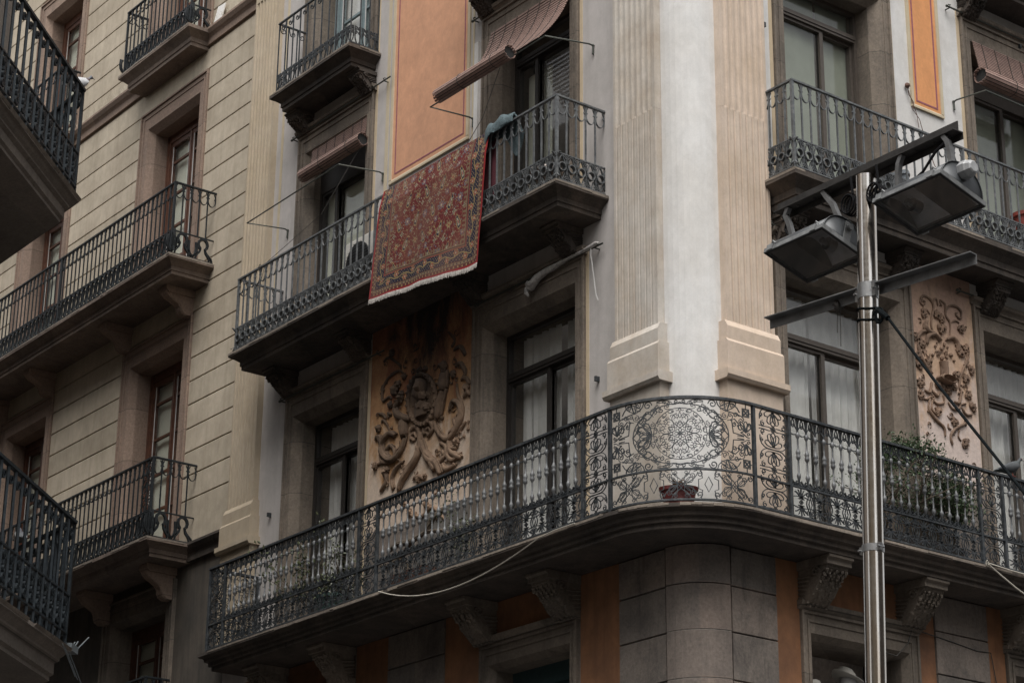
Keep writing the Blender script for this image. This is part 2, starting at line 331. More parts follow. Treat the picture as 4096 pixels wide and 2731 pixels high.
MT['lampglass']=thin_glass('floodlight glass',(.92,.92,.92),.015)
RA_T=[(0.03,[(-4.702,9.569),(-4.786,9.528),(-4.716,9.419),(-4.5,9.323),(-4.48,9.343)]),(0.04,[(-4.628,9.344),(-4.606,9.237),(-4.587,9.143)]),(0.03,[(-4.575,9.128),(-4.653,8.996),(-4.82,8.937),(-4.997,9.058),(-5.015,9.191),(-4.879,9.258),(-4.759,9.201)]),(0.02,[(-4.864,8.974),(-4.944,9.07),(-4.851,9.123)]),(0.045,[(-3.865,9.666),(-3.862,9.564),(-3.869,9.466)]),(0.04,[(-3.869,9.466),(-3.924,9.331),(-3.959,9.178)]),(0.028,[(-4.019,9.145),(-3.932,8.998),(-3.769,8.906),(-3.633,8.981),(-3.558,9.108),(-3.582,9.237),(-3.703,9.308),(-3.76,9.224)]),(0.022,[(-3.697,9.121),(-3.653,9.011),(-3.771,8.968)]),(0.022,[(-4.468,9.075),(-4.473,9.177),(-4.37,9.2),(-4.304,9.107),(-4.309,8.996),(-4.336,8.89),(-4.457,8.821),(-4.579,8.767)]),(0.022,[(-4.21,9.07),(-4.234,9.177),(-4.123,9.197),(-4.057,9.092),(-4.157,9.031)]),(0.026,[(-4.283,9.114),(-4.277,8.975),(-4.17,8.848),(-4.044,8.742),(-3.938,8.608)]),(0.016,[(-4.405,9.046),(-4.47,9.113),(-4.408,9.135),(-4.364,9.073)]),(0.016,[(-4.158,9.057),(-4.201,9.105),(-4.14,9.127),(-4.114,9.076)]),(0.014,[(-4.806,9.935),(-4.935,9.919),(-5.039,9.831),(-5.042,9.675),(-4.923,9.695),(-4.867,9.653)]),(0.012,[(-4.915,9.946),(-4.742,9.943),(-4.654,9.891)]),(0.014,[(-5.111,9.551),(-5.022,9.514),(-4.964,9.447)]),(0.014,[(-4.91,9.446),(-4.935,9.504),(-4.858,9.47)]),(0.013,[(-5.06,9.421),(-5.018,9.449),(-4.939,9.376),(-4.88,9.271)]),(0.012,[(-5.056,10.138),(-4.948,10.159),(-4.746,10.022),(-4.7,9.956)]),(0.018,[(-3.675,9.687),(-3.596,9.701),(-3.503,9.575),(-3.541,9.523)]),(0.018,[(-3.57,9.507),(-3.491,9.509),(-3.419,9.415)]),(0.015,[(-3.649,9.492),(-3.625,9.348),(-3.542,9.251)]),(0.02,[(-3.524,9.296),(-3.447,9.336),(-3.406,9.288)]),(0.022,[(-3.929,8.91),(-3.806,8.83),(-3.783,8.726),(-3.681,8.652),(-3.555,8.699)]),(0.014,[(-3.477,9.025),(-3.534,8.979),(-3.631,8.919)]),(0.014,[(-3.428,9.024),(-3.446,8.968),(-3.425,8.914)]),(0.016,[(-3.721,9.876),(-3.602,9.891),(-3.508,9.763)]),(0.014,[(-3.831,10.125),(-3.705,9.998),(-3.763,9.927)]),(0.02,[(-3.767,8.844),(-3.726,8.797),(-3.626,8.771)]),(0.02,[(-3.921,8.687),(-3.843,8.741),(-3.886,8.813)]),(0.015,[(-5.188,8.978),(-4.992,8.955),(-4.84,8.917)]),(0.02,[(-5.161,9.267),(-5.096,9.276),(-5.058,9.189)]),(0.03,[(-4.537,8.756),(-4.374,8.825),(-4.337,8.916)]),(0.03,[(-4.128,8.813),(-4.042,8.693),(-3.999,8.623)]),(0.012,[(-4.032,9.486),(-3.952,9.539),(-4.036,9.601)]),(0.012,[(-4.046,9.339),(-3.947,9.387)]),(0.02,[(-5.031,8.643),(-4.909,8.725),(-4.982,8.91)]),(0.03,[(-4.667,8.556),(-4.595,8.667),(-4.329,8.858),(-4.334,8.988)]),(0.03,[(-4.275,9.028),(-4.145,8.793),(-3.992,8.701),(-3.898,8.551)]),(0.02,[(-5.056,9.098),(-5.017,8.975),(-4.825,8.927),(-4.768,9.025),(-4.867,9.125)]),(0.02,[(-4.605,8.872),(-4.727,8.828),(-4.815,8.72),(-4.777,8.601)]),(0.02,[(-5.161,9.267),(-5.065,9.27),(-5.043,9.151)]),(0.025,[(-3.766,8.95),(-3.73,8.761),(-3.538,8.641)]),(0.02,[(-3.873,8.671),(-3.812,8.584),(-3.637,8.594)]),(0.018,[(-4.486,8.295),(-4.239,8.166),(-4.033,8.226),(-3.792,8.029)]),(0.018,[(-4.409,8.622),(-4.319,8.636),(-4.196,8.57)])]
RA_B=[(-4.796,9.731,0.07),(-4.734,9.785,0.05),(-4.271,9.565,0.06),(-4.242,9.608,0.06),(-4.176,9.501,0.05),(-4.234,9.403,0.08),(-4.317,9.413,0.06),(-4.149,9.355,0.06),(-3.878,9.745,0.07),(-3.876,9.682,0.05),(-5.101,9.374,0.05),(-4.885,9.587,0.045),(-4.63,9.846,0.045),(-3.713,9.61,0.05),(-3.468,9.391,0.055),(-3.628,8.833,0.05),(-5.143,8.954,0.05),(-3.502,8.867,0.025),(-3.445,8.925,0.02),(-4.85,9.314,0.025),(-4.901,8.856,0.04),(-4.334,9.826,0.05),(-4.23,9.821,0.04),(-4.884,10.193,0.05),(-4.683,9.603,0.06),(-4.674,9.652,0.05),(-4.621,9.203,0.03),(-4.668,9.304,0.03),(-4.556,9.16,0.03),(-3.899,9.175,0.03),(-4,9.189,0.03),(-3.941,9.236,0.03),(-3.905,9.351,0.04),(-5.143,8.941,0.045),(-4.946,8.827,0.05),(-4.317,8.599,0.04),(-4.197,8.607,0.035),(-3.631,8.843,0.05),(-4.454,8.269,0.05),(-4.361,8.212,0.05),(-4.155,8.29,0.05),(-4.093,8.24,0.04),(-4.582,8.39,0.04),(-3.94,8.098,0.04),(-3.667,8.601,0.03)]
RA_MED=[(-4.008,9.404),(-4.014,9.333),(-4.037,9.271),(-4.076,9.223),(-4.127,9.192),(-4.189,9.18),(-4.256,9.189),(-4.324,9.216),(-4.388,9.262),(-4.445,9.322),(-4.49,9.393),(-4.519,9.47),(-4.532,9.548),(-4.526,9.621),(-4.503,9.684),(-4.463,9.733),(-4.41,9.764),(-4.347,9.775),(-4.28,9.765),(-4.211,9.736),(-4.147,9.689),(-4.092,9.628),(-4.048,9.557),(-4.02,9.481)]
RB_T=[(0.01,[(3.154,10.012),(3.101,10.052),(3.164,10.129),(3.252,10.115),(3.303,10.043),(3.26,9.912),(3.251,9.813),(3.286,9.738)]),(0.009,[(3.147,10.022),(3.18,10.06),(3.143,10.075),(3.124,10.04)]),(0.009,[(3.299,9.994),(3.3,10.103),(3.353,10.14),(3.371,10.072)]),(0.009,[(3.429,10.075),(3.402,10.141),(3.482,10.112),(3.479,9.99),(3.539,9.92),(3.516,9.758)]),(0.01,[(3.656,10.022),(3.701,10.009),(3.72,10.087),(3.649,10.13),(3.548,10.117),(3.484,10.04)]),(0.008,[(3.656,10.022),(3.633,10.047),(3.668,10.068)]),(0.007,[(3.126,9.962),(3.193,9.985),(3.246,9.944)]),(0.007,[(3.547,9.922),(3.618,9.97),(3.683,9.956)]),(0.02,[(3.174,9.854),(3.153,9.801),(3.189,9.75),(3.302,9.742)]),(0.018,[(3.161,9.6),(3.184,9.689),(3.286,9.738),(3.379,9.689)]),(0.014,[(3.017,9.613),(3.09,9.714),(3.173,9.746)]),(0.01,[(3.062,9.577),(3.054,9.468),(3.141,9.359),(3.215,9.294)]),(0.01,[(3.042,9.619),(3.034,9.523),(3.112,9.399),(3.232,9.298)]),(0.018,[(3.464,9.721),(3.55,9.766),(3.628,9.725),(3.636,9.63)]),(0.01,[(3.645,9.729),(3.756,9.671),(3.744,9.547),(3.645,9.369),(3.616,9.231),(3.67,9.196)]),(0.008,[(3.694,9.716),(3.796,9.656),(3.74,9.498)]),(0.012,[(3.087,9.1),(3.166,9.083),(3.2,9.208)]),(0.012,[(3.2,9.114),(3.277,9.073),(3.306,9.126)]),(0.012,[(3.161,9.023),(3.134,8.901),(3.238,8.808),(3.345,8.75),(3.353,8.659)]),(0.01,[(3.179,9.051),(3.253,8.986),(3.369,9.023),(3.36,9.103)]),(0.01,[(3.428,9.042),(3.495,8.98),(3.596,9.014),(3.613,9.112)]),(0.012,[(3.519,9.068),(3.602,9.074),(3.641,9.237)]),(0.012,[(3.659,8.899),(3.664,8.865),(3.509,8.773),(3.435,8.676),(3.46,8.588)]),(0.01,[(3.631,9.034),(3.69,8.964),(3.79,8.986)]),(0.008,[(3.032,9.006),(3.111,9.001),(3.179,9.051)]),(0.007,[(3.593,9.333),(3.627,9.353),(3.682,9.413)]),(0.007,[(3.415,8.811),(3.411,8.764),(3.459,8.762)]),(0.007,[(3.575,8.787),(3.551,8.7),(3.596,8.663)]),(0.009,[(3.616,9.054),(3.684,9.081),(3.7,9.073)]),(0.008,[(3.209,9.034),(3.183,8.912),(3.275,8.862)]),(0.03,[(3.399,9.455),(3.392,9.37),(3.391,9.311)])]
RB_L=[(3.116,9.936),(3.351,9.934),(3.442,9.945),(3.688,9.927),(3.356,9.803),(3.439,9.811),(3.113,9.613),(3.006,9.469),(3.017,9.319),(3.208,9.398),(3.046,9.185),(3.002,9.035),(3.674,9.591),(3.791,9.691),(3.582,9.402),(3.786,9.461),(3.741,9.331),(3.552,9.253),(3.721,9.208),(3.779,9.043),(3.301,8.891),(3.519,8.88),(3.612,8.655),(3.301,9.16),(3.479,9.165),(2.983,9.682)]
RB_B=[(3.291,9.608,0.022),(3.319,9.656,0.018),(3.425,9.658,0.027),(3.473,9.639,0.02),(3.241,9.501,0.022),(3.334,9.547,0.035),(3.515,9.566,0.03),(3.379,9.498,0.028),(3.56,9.516,0.02),(3.405,10.081,0.012),(3.372,10.078,0.012),(3.124,8.876,0.016),(3.679,8.856,0.02),(3.442,9.572,0.03),(3.38,9.605,0.03)]
RB_D=[(3.391,9.263),(3.276,9.249),(3.395,9.309)]
# ------------------------------------------------------------------ building components
def surround(M,P,u0,u1,z0,z1,mat,band=.15,splay=.08,depth=.25,lintel=.25,cornice=True,name='window_surround',proud=.02):
    """u0,u1: outer edges; z1: underside of the lintel band. Returns the clear opening."""
    mb=MB(); a,b=u0+band,u1-band; zt=z1+lintel; p=proud
    mb.box(M,u0,a,-.02,p,z0,zt); mb.box(M,b,u1,-.02,p,z0,zt); mb.box(M,a+.001,b-.001,-.02,p,z1,zt-.001)
    # a raised outer fillet and an inner bead
    for k,(e,w) in enumerate(((.0,.022),(.075,.012))):
        mb.box(M,u0+e,u0+e+.025,p-.003,p+w,z0,zt-e); mb.box(M,u1-e-.025,u1-e,p-.003,p+w,z0,zt-e)
        mb.box(M,u0+e+.0255,u1-e-.0255,p-.003,p+w,zt-e-.026,zt-e-.002)
    oa,ob,ot=a+splay,b-splay,z1-splay
    mb.poly([M(a,p,z0),M(oa,-splay,z0),M(oa,-splay,ot),M(a,p,z1)])
    mb.poly([M(b,p,z0),M(ob,-splay,z0),M(ob,-splay,ot),M(b,p,z1)])
    mb.poly([M(a,p,z1),M(oa,-splay,ot),M(ob,-splay,ot),M(b,p,z1)])
    for uu in (oa,ob): mb.poly([M(uu,-splay,z0),M(uu,-depth-.25,z0),M(uu,-depth-.25,ot),M(uu,-splay,ot)])
    mb.poly([M(oa,-splay,ot),M(oa,-depth-.25,ot),M(ob,-depth-.25,ot),M(ob,-splay,ot)])
    if cornice:
        prof=[(0,zt+.001),(.03,zt+.001),(.045,zt+.02),(.075,zt+.04),(.085,zt+.075),(0,zt+.085)]
        mb.prism(M,prof,u0-.03,u1+.03)
    mb.build(name,mat,P,recalc=False)
    return oa,ob,ot
def curtain(M,P,u0,u1,z0,z1,w,mat,name='curtain',folds=9,amp=.018,sd=0):
    mb=MB(); rnd=random.Random(sd)
    ph=[rnd.uniform(0,6) for _ in range(4)]
    def fn(a,c):
        u=u0+(u1-u0)*a; k=a*folds*2*PI
        d=amp*(math.sin(k+ph[0]+.7*math.sin(k*.37+ph[1]))+.4*math.sin(2.1*k+ph[2]+c))
        return M(u,w+d,z0+(z1-z0)*c)
    mb.sheet(fn,max(12,int(folds*8)),4); mb.build(name,mat,P,smooth=True,recalc=False)
def alu_window(M,P,ou,ov,z0,zt,ztr=None,mull=None,depth=.25,fmat='frame',cur='curtain',label=None,fr=.042,transom=.085,top_dark=0,sd=0,mullw=.05,parts=None):
    """aluminium french window: outer frame, transom with fanlight above, two leaves, net curtain behind"""
    mb=MB(); d0,d1=-depth-.06,-depth; F=MT[fmat]
    mb.box(M,ou,ou+fr,d0,d1,z0,zt); mb.box(M,ov-fr,ov,d0,d1,z0,zt); mb.box(M,ou+fr,ov-fr,d0,d1,zt-fr-top_dark,zt); mb.box(M,ou+fr,ov-fr,d0,d1,z0,z0+.09)
    win=mb.build('window',F,P)
    if label: win['label']=label
    zz=ztr if ztr else zt-fr-top_dark
    if ztr:
        t=MB(); t.box(M,ou+fr,ov-fr,d0-.005,d1+.012,ztr,ztr+transom); t.box(M,ou+fr,ov-fr,d1+.012,d1+.022,ztr+transom*.35,ztr+transom*.6); t.build('transom',F,win)
        g=MB(); g.box(M,ou+fr,ov-fr,d0+.02,d0+.026,ztr+transom,zt-fr-top_dark); g.build('pane',MT['glass'],win)
    mm=mull if mull is not None else (ou+ov)/2
    for k,(a,b,dd) in enumerate(((ou+fr,mm+mullw/2,0),(mm-mullw/2,ov-fr,-.03))):
        s=MB(); q=.032; e0,e1=d0-.01+dd,d1-.012+dd
        s.box(M,a,a+(mullw if k else q),e0,e1,z0+.09,zz); s.box(M,b-(q if k else mullw),b,e0,e1,z0+.09,zz); s.box(M,a+(mullw if k else q),b-(q if k else mullw),e0,e1,zz-q,zz); s.box(M,a+(mullw if k else q),b-(q if k else mullw),e0,e1,z0+.09,z0+.09+q)
        sash=s.build('sash',F,win)
        g=MB(); g.box(M,a+q,b-q,e0+.02,e0+.026,z0+.1,zz-q); g.build('pane',MT['glass'],win)
    if cur:
        curtain(M,win,ou+.03,mm-.02,z0+.1,zt,-depth-(.20 if cur=='curtain' else .10),MT[cur],sd=sd,folds=5 if cur=='curtain' else 1.5,amp=.018 if cur=='curtain' else .006)
        curtain(M,win,mm+.03,ov-.02,z0+.1,zt,-depth-(.22 if cur=='curtain' else .12),MT[cur],sd=sd+1,folds=6 if cur=='curtain' else 1.5,amp=.018 if cur=='curtain' else .006)
    return win
def wood_window(M,P,ou,ov,z0,zt,barz,depth=.27,mat='wood',cur='blindin',sash_top=.12):
    mb=MB(); W=MT[mat]; d0,d1=-depth-.08,-depth
    mb.box(M,ou,ou+.10,d0,d1,z0,zt); mb.box(M,ou+.03,ou+.05,d1,d1+.01,z0,zt-.03)
    mb.box(M,ov-.10,ov,d0,d1,z0,zt); mb.box(M,ou+.1,ov-.1,d0,d1,zt-sash_top,zt); mb.box(M,ou+.1,ov-.1,d0,d1,z0,z0+.3)
    win=mb.build('window',W,P); mid=(ou+ov)/2
    for k,(a,b) in enumerate(((ou+.1,mid+.03),(mid+.031,ov-.1))):
        s=MB(); e0,e1=d0+.01,d1-.015
        s.box(M,a,a+.05,e0,e1,z0+.3,zt-sash_top); s.box(M,b-.05,b,e0,e1+(.012 if k==0 else 0),z0+.3,zt-sash_top)
        s.box(M,a+.05,b-.05,e0,e1,zt-sash_top-.07,zt-sash_top); s.box(M,a+.05,b-.05,e0,e1,z0+.3,z0+.38)
        for z in barz:
            if z0+.4<z<zt-.2: s.box(M,a+.05,b-.05,e0+.012,e1-.008,z-.016,z+.016)
        s.build('sash',W,win)
        g=MB(); g.box(M,a+.05,b-.05,e0+.025,e0+.031,z0+.38,zt-sash_top-.07); g.build('pane',MT['glass'],win)
        t=MB(); t.box(M,a+.05,a+.060,e1-.006,e1+.002,z0+.38,zt-sash_top-.07); t.build('glazing_bead',MT['white'],win)
    if cur:
        curtain(M,win,ou+.05,ov-.05,z0+.1,zt-.05,-depth-.10,MT[cur],name='interior_blind',folds=2,amp=.004)
    return win
def loft(mb,rings,zs,cap=True):
    n=len(rings[0]); b=len(mb.v)
    for r,z in zip(rings,zs): mb.v.extend([(x,y,z) for x,y in r])
    for i in range(len(rings)-1):
        for j in range(n):
            k=(j+1)%n; mb.f.append((b+i*n+j,b+i*n+k,b+(i+1)*n+k,b+(i+1)*n+j))
    if cap: mb.f.append(tuple(range(b,b+n))); mb.f.append(tuple(range(b+(len(rings)-1)*n,b+len(rings)*n)))
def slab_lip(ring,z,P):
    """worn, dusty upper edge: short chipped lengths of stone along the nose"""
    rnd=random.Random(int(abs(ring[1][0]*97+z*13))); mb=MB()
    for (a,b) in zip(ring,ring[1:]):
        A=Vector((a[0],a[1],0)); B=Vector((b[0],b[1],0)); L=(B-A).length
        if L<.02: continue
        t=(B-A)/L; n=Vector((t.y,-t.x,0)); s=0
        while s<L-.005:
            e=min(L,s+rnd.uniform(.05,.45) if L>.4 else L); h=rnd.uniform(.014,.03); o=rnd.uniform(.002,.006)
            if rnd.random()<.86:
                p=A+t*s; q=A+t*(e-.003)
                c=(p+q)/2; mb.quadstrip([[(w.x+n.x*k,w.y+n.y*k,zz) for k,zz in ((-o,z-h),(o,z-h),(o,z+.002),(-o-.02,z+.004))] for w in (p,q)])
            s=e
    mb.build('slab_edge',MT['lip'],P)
PROF=[(-.06,0),(-.06,.05),(-.045,.055),(-.045,.115),(-.005,.15),(.0,.155),(.045,.185),(.06,.195),(.06,.245)]
def rect_slab(M,P,u0,u1,d,z0,z1,mat,prof=PROF,name='balcony',inner=-.04,openr=False):
    """slab whose rail stands over u0..u1 at depth d; moulded edge"""
    h=z1-z0; k=h/prof[-1][1]; rings=[];zs=[]
    for o,z in prof:
        a=u0-o; b=u1+(0 if openr else o); q=[M(a,inner,0),M(a,d+o,0),M(b,d+o,0),M(b,inner,0)]
        rings.append([(p[0],p[1]) for p in q]); zs.append(z0+z*k)
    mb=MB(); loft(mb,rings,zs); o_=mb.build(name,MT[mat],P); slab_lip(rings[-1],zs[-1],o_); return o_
def bar_mesh(name,r,h,mat,square=True,tw=0):
    mb=MB()
    if square: mb.quadstrip([[(x*r,y*r,z) for x,y in ((-1,-1),(1,-1),(1,1),(-1,1))] for z in (0,h)])
    else: mb.lathe((0,0,0),[(r,0),(r,h)],6)
    me=D2.meshes.new(name); me.from_pydata(mb.v,[],mb.f); me.materials.append(mat); return me
def bars(me,M,us,w,z,P,name='railing_bar'):
    for u in us:
        o=D2.objects.new(name,me); COL.objects.link(o); p=Vector(M(u,w,z)); ORG[o.name]=p; o.parent=P; o.location=p-ORG[P.name]
def frange(a,b,n): return [a+(b-a)*i/n for i in range(n+1)]
# the loops hung under an upper handrail: one oval ring between each two bars with beads beside the bars
def hoops(mb,M,us,z1,h,t=.008,d=.016,w0=0.0,bead=.011):
    for a,b in zip(us,us[1:]):
        c=(a+b)/2; rx=(b-a)/2-.006
        mb.ribbon(M,ell(c,z1-h*.52,rx,h*.46,-180,0,8),t,d,w0)
        mb.ribbon(M,[(c-rx,z1-h*.52),(c-rx*.93,z1-h*.25),(c-rx*.6,z1-h*.07)],t*1.2,d,w0); mb.ribbon(M,[(c+rx,z1-h*.52),(c+rx*.93,z1-h*.25),(c+rx*.6,z1-h*.07)],t*1.2,d,w0)
        for s in (-1,1):
            p=M(c+s*(rx-.012),w0,z1-h*.42); mb.blob(p,bead,n=5,m=3,rough=0)
def scale_band(mb,M,us,z0,z1,t=.009,d=.02,w0=0.0):
    """row of sleeve rings between interlaced pointed arcs"""
    zm=(z0+z1)/2; hh=(z1-z0)/2
    for i,(a,b) in enumerate(zip(us,us[1:])):
        c=(a+b)/2; sp=b-a
        mb.ribbon(M,ell(c,zm,sp*.36,sp*.36,0,360,12)[:-1],t*1.1,d*2.2,w0,closed=True)
        for s in (1,-1):
            for k in (.98,.70):
                lo=c-sp*.5*k; hi=c+sp*.5*k
                mb.ribbon(M,bez((c-sp*k,zm+s*hh*.99),(c-sp*.42*k,zm+s*hh*.75),(c-sp*.5,zm+s*hh*.35),(c-sp*.40,zm+s*hh*.10),5),t*.8,d,w0)
                mb.ribbon(M,bez((c+sp*k,zm+s*hh*.99),(c+sp*.42*k,zm+s*hh*.75),(c+sp*.5,zm+s*hh*.35),(c+sp*.40,zm+s*hh*.10),5),t*.8,d,w0)
            mb.ribbon(M,bez((c-sp*.30,zm+s*hh*.35),(c-sp*.2,zm+s*hh*.7),(c-sp*.1,zm+s*hh*.85),(c,zm+s*hh*.97),4),t*.7,d,w0)
            mb.ribbon(M,bez((c+sp*.30,zm+s*hh*.35),(c+sp*.2,zm+s*hh*.7),(c+sp*.1,zm+s*hh*.85),(c,zm+s*hh*.97),4),t*.7,d,w0)
def keyhole_band(mb,M,u0,u1,n,z0,z1,t=.015,d=.03):
    h=z1-z0; sp=(u1-u0)/n
    for i in range(n):
        c=u0+(i+.5)*sp
        for k in ((1,.72) if n<=4 else ()):
            r=.21*sp*k+.012; zc=z1-.07-r*.2
            top=ell(c,zc,r,r*1.15,-60,240,10)
            mb.ribbon(M,[(c+sp*.47*k,z0+.005),(c+sp*.42*k,z0+h*.14),(c+sp*.2*k,z0+h*.34)]+top+[(c-sp*.2*k,z0+h*.34),(c-sp*.42*k,z0+h*.14),(c-sp*.47*k,z0+.005)],t,d)
        for k in ((1,.66) if n<=4 else ()):
            mb.ribbon(M,bez((c+sp*.5-sp*.22*k,z0+h*.75),(c+sp*.5-sp*.32*k,z0+h*.25),(c+sp*.5-sp*.1*k,z0+h*(.06+.12*(1-k))),(c+sp*.5,z0+h*(.04+.2*(1-k))),5),t*.8,d)
            mb.ribbon(M,bez((c+sp*.5+sp*.22*k,z0+h*.75),(c+sp*.5+sp*.32*k,z0+h*.25),(c+sp*.5+sp*.1*k,z0+h*(.06+.12*(1-k))),(c+sp*.5,z0+h*(.04+.2*(1-k))),5),t*.8,d)
        mb.blob(M(c,0,z1-.012),.014,n=5,m=3,rough=0)
        if n>4:     # long runs: chain of double ovals
            for q in (0,.5):
                cc=c+q*sp; zc=(z0+z1)/2+(.0 if q else .0)
                mb.ribbon(M,ell(cc,zc,sp*.27,h*.47,0,360,12)[:-1],t*.95,d*.9,closed=True); mb.ribbon(M,ell(cc,zc,sp*.13,h*.30,0,360,8)[:-1],t*.5,d*.6,closed=True); mb.ribbon(M,[(cc+sp*.25,z0),(cc+sp*.22,zc-h*.2),(cc+sp*.25,zc),(cc+sp*.28,zc+h*.2),(cc+sp*.25,z1)],t*.9,d*.9)
def scroll_band(mb,M,us,z0,z1,t=.012,d=.02):
    h=z1-z0
    for a,b in zip(us,us[1:]):
        c=(a+b)/2; g=(b-a)*.22
        for s in (1,-1):
            mb.ribbon(M,bez((c-s*g*.2,z0+h*.5),(c+s*g*1.3,z0+h*.62),(c-s*g*1.1,z0+h*.75),(c-s*g*1.0,z0+h*.84),6)+spiral(c-s*g*.2,z0+h*.84,g*.8,1.0,180 if s>0 else 0,-s,9,.3),t,d)
            mb.ribbon(M,bez((c-s*g*.2,z0+h*.5),(c-s*g*1.3,z0+h*.38),(c+s*g*1.1,z0+h*.25),(c+s*g*1.0,z0+h*.16),6)+spiral(c+s*g*.2,z0+h*.16,g*.8,1.0,0 if s>0 else 180,-s,9,.3),t,d)
def cscrolls(mb,M,us,z1,h,t=.012,d=.02):
    for a,b in zip(us,us[1:]):
        g=(b-a)/2
        mb.ribbon(M,bez((b-.01,z1-.005),(b-g*.2,z1-h*.5),(b-g*.3,z1-h),(b-g*.9,z1-h*.9),5)+spiral(b-g*.95,z1-h*.62,h*.27,.9,-90,-1,8,.4),t,d)
def gothic(mb,M,us,z0,z1,t=.008,d=.011):
    """cast frieze over the balusters: forked stems and little rings"""
    h=z1-z0
    for a,b in zip(us,us[1:]):
        c=(a+b)/2; g=(b-a)/2
        for s in (-1,1):
            mb.ribbon(M,bez((c+s*g*.98,z0),(c+s*g*1.0,z0+h*.35),(c+s*g*.3,z0+h*.3),(c+s*g*.25,z0+h*.62),5),t*1.2,d)
            mb.ribbon(M,bez((c+s*g*.95,z0+h*.2),(c+s*g*.9,z0+h*.6),(c+s*g*.75,z0+h*.8),(c+s*g*.55,z1),4),t*.9,d)
            mb.ribbon(M,bez((c+s*g*.3,z0+h*.45),(c+s*g*.5,z0+h*.65),(c+s*g*.1,z0+h*.8),(c,z1),4),t*.8,d)
            mb.ribbon(M,bez((c+s*g*.98,z0+h*.3),(c+s*g*.97,z0+h*.6),(c+s*g,z0+h*.8),(c+s*g,z1),3),t*.8,d)
        mb.ribbon(M,ell(c,z0+h*.42,g*.2,g*.24,0,360,6)[:-1],t*.7,d,closed=True)
        mb.ribbon(M,ell(c,z0+h*.06,g*.92,h*.26,180,360,6),t,d)
def feet(mb,M,us,z0,z1,t=.008,d=.018):
    h=z1-z0
    for a,b in zip(us,us[1:]):
        c=(a+b)/2; g=(b-a)/2
        mb.ribbon(M,[(a,z0),(a,z1)],t*1.2,d)
        for s in (-1,1):
            mb.ribbon(M,spiral(c+s*g*.62,z0+h*.4,h*.34,1.0,90,s,7,.3),t*.8,d)
            mb.ribbon(M,bez((c,z0),(c+s*g*.1,z0+h*.4),(c+s*g*.45,z0+h*.5),(c+s*g*.5,z0+h*.85),4),t*.8,d)
        mb.ribbon(M,[(c,z0),(c,z0+h*.55)],t*1.6,d)
def palmette_band(mb,M,u0,u1,n,z0,z1,t=.008,d=.010,leaf=6):
    h=z1-z0; sp=(u1-u0)/n; zm=(z0+z1)/2
    for i in range(n):
        c=u0+(i+.5)*sp
        for q in range(4):
            mb.ribbon(M,ell(c+.012*math.cos(q*PI/2),zm+.012*math.sin(q*PI/2),.011,.011,0,360,5)[:-1],t*.6,d,closed=True)
        for s in (1,-1):
            for k in range(-3,4):
                a=90+k*24; L=h*(.46 if abs(k)<2 else .50); e=(c+L*.75*math.cos(R(a)),zm+s*L*math.sin(R(a))*.97)
                x0=c+.018*k*.7
                mb.ribbon(M,bez((x0,zm+s*.03),(c+.03*math.cos(R(a))*2,zm+s*(.03+L*.3)),(e[0]*.6+c*.4,e[1]),e,5),t*(1.5 if k%2==0 else .9),d)
        e=c+sp/2      # between palmettes: diamond, side scrolls
        if i<n-1:
            mb.ribbon(M,[(e,zm-h*.22),(e+sp*.09,zm),(e,zm+h*.22),(e-sp*.09,zm)],t*.8,d,closed=True)
            mb.ribbon(M,[(e,z0),(e,zm-h*.22)],t,d); mb.ribbon(M,[(e,zm+h*.22),(e,z1)],t,d)
        for s in (1,-1):
            for q in (1,-1):
                mb.ribbon(M,spiral(e+q*sp*.14-(0),zm+s*h*.33,h*.13,1.1,90*s,q*s,8,.25),t*.9,d)
                mb.ribbon(M,bez((e+q*sp*.22,zm),(e+q*sp*.2,zm+s*h*.15),(e+q*sp*.1,zm+s*h*.12),(e+q*sp*.05,zm+s*h*.42),4),t*.8,d)
def leaf_panel(mb,M,u0,u1,z0,z1,n=5,t=.0072,d=.009):
    c=(u0+u1)/2; g=(u1-u0)/2; h=(z1-z0)/n
    for i in range(n):
        zc=z0+(i+.5)*h; up=1 if i%2 else -1
        for k,a in enumerate((90,58,122,20,160)):
            L=h*(.66 if k==0 else .66 if k<3 else .6)
            mb.ribbon(M,loop_leaf(c+math.copysign(.012,a-90) if k else c,zc-up*h*.38,L*(g/.14)**.3,up*a if a<=90 else up*a,h*(.34 if k<3 else .26)),t*.9,d)
        for s in (1,-1):
            mb.ribbon(M,spiral(c+s*g*.70,zc+up*h*.30,h*.15,1.2,-90*up,s*up,9,.25),t,d); mb.ribbon(M,spiral(c+s*g*.78,zc-up*h*.12,h*.11,1.2,90*up,-s*up,8,.25),t*.9,d); mb.ribbon(M,bez((c+s*g*.1,zc+up*h*.5),(c+s*g*.25,zc+up*h*.3),(c+s*g*.5,zc+up*h*.5),(c+s*g*.95,zc+up*h*.42),5),t*.9,d)
            mb.ribbon(M,bez((c,zc-up*h*.5),(c+s*g*.6,zc-up*h*.6),(c+s*g*1.0,zc-up*h*.3),(c+s*g*.9,zc+up*h*.1),5),t,d)
        for q in range(4): mb.ribbon(M,ell(c+.012*math.cos(q*PI/2),zc+up*h*.42+.012*math.sin(q*PI/2),.010,.010,0,360,5)[:-1],t*.6,d,closed=True)
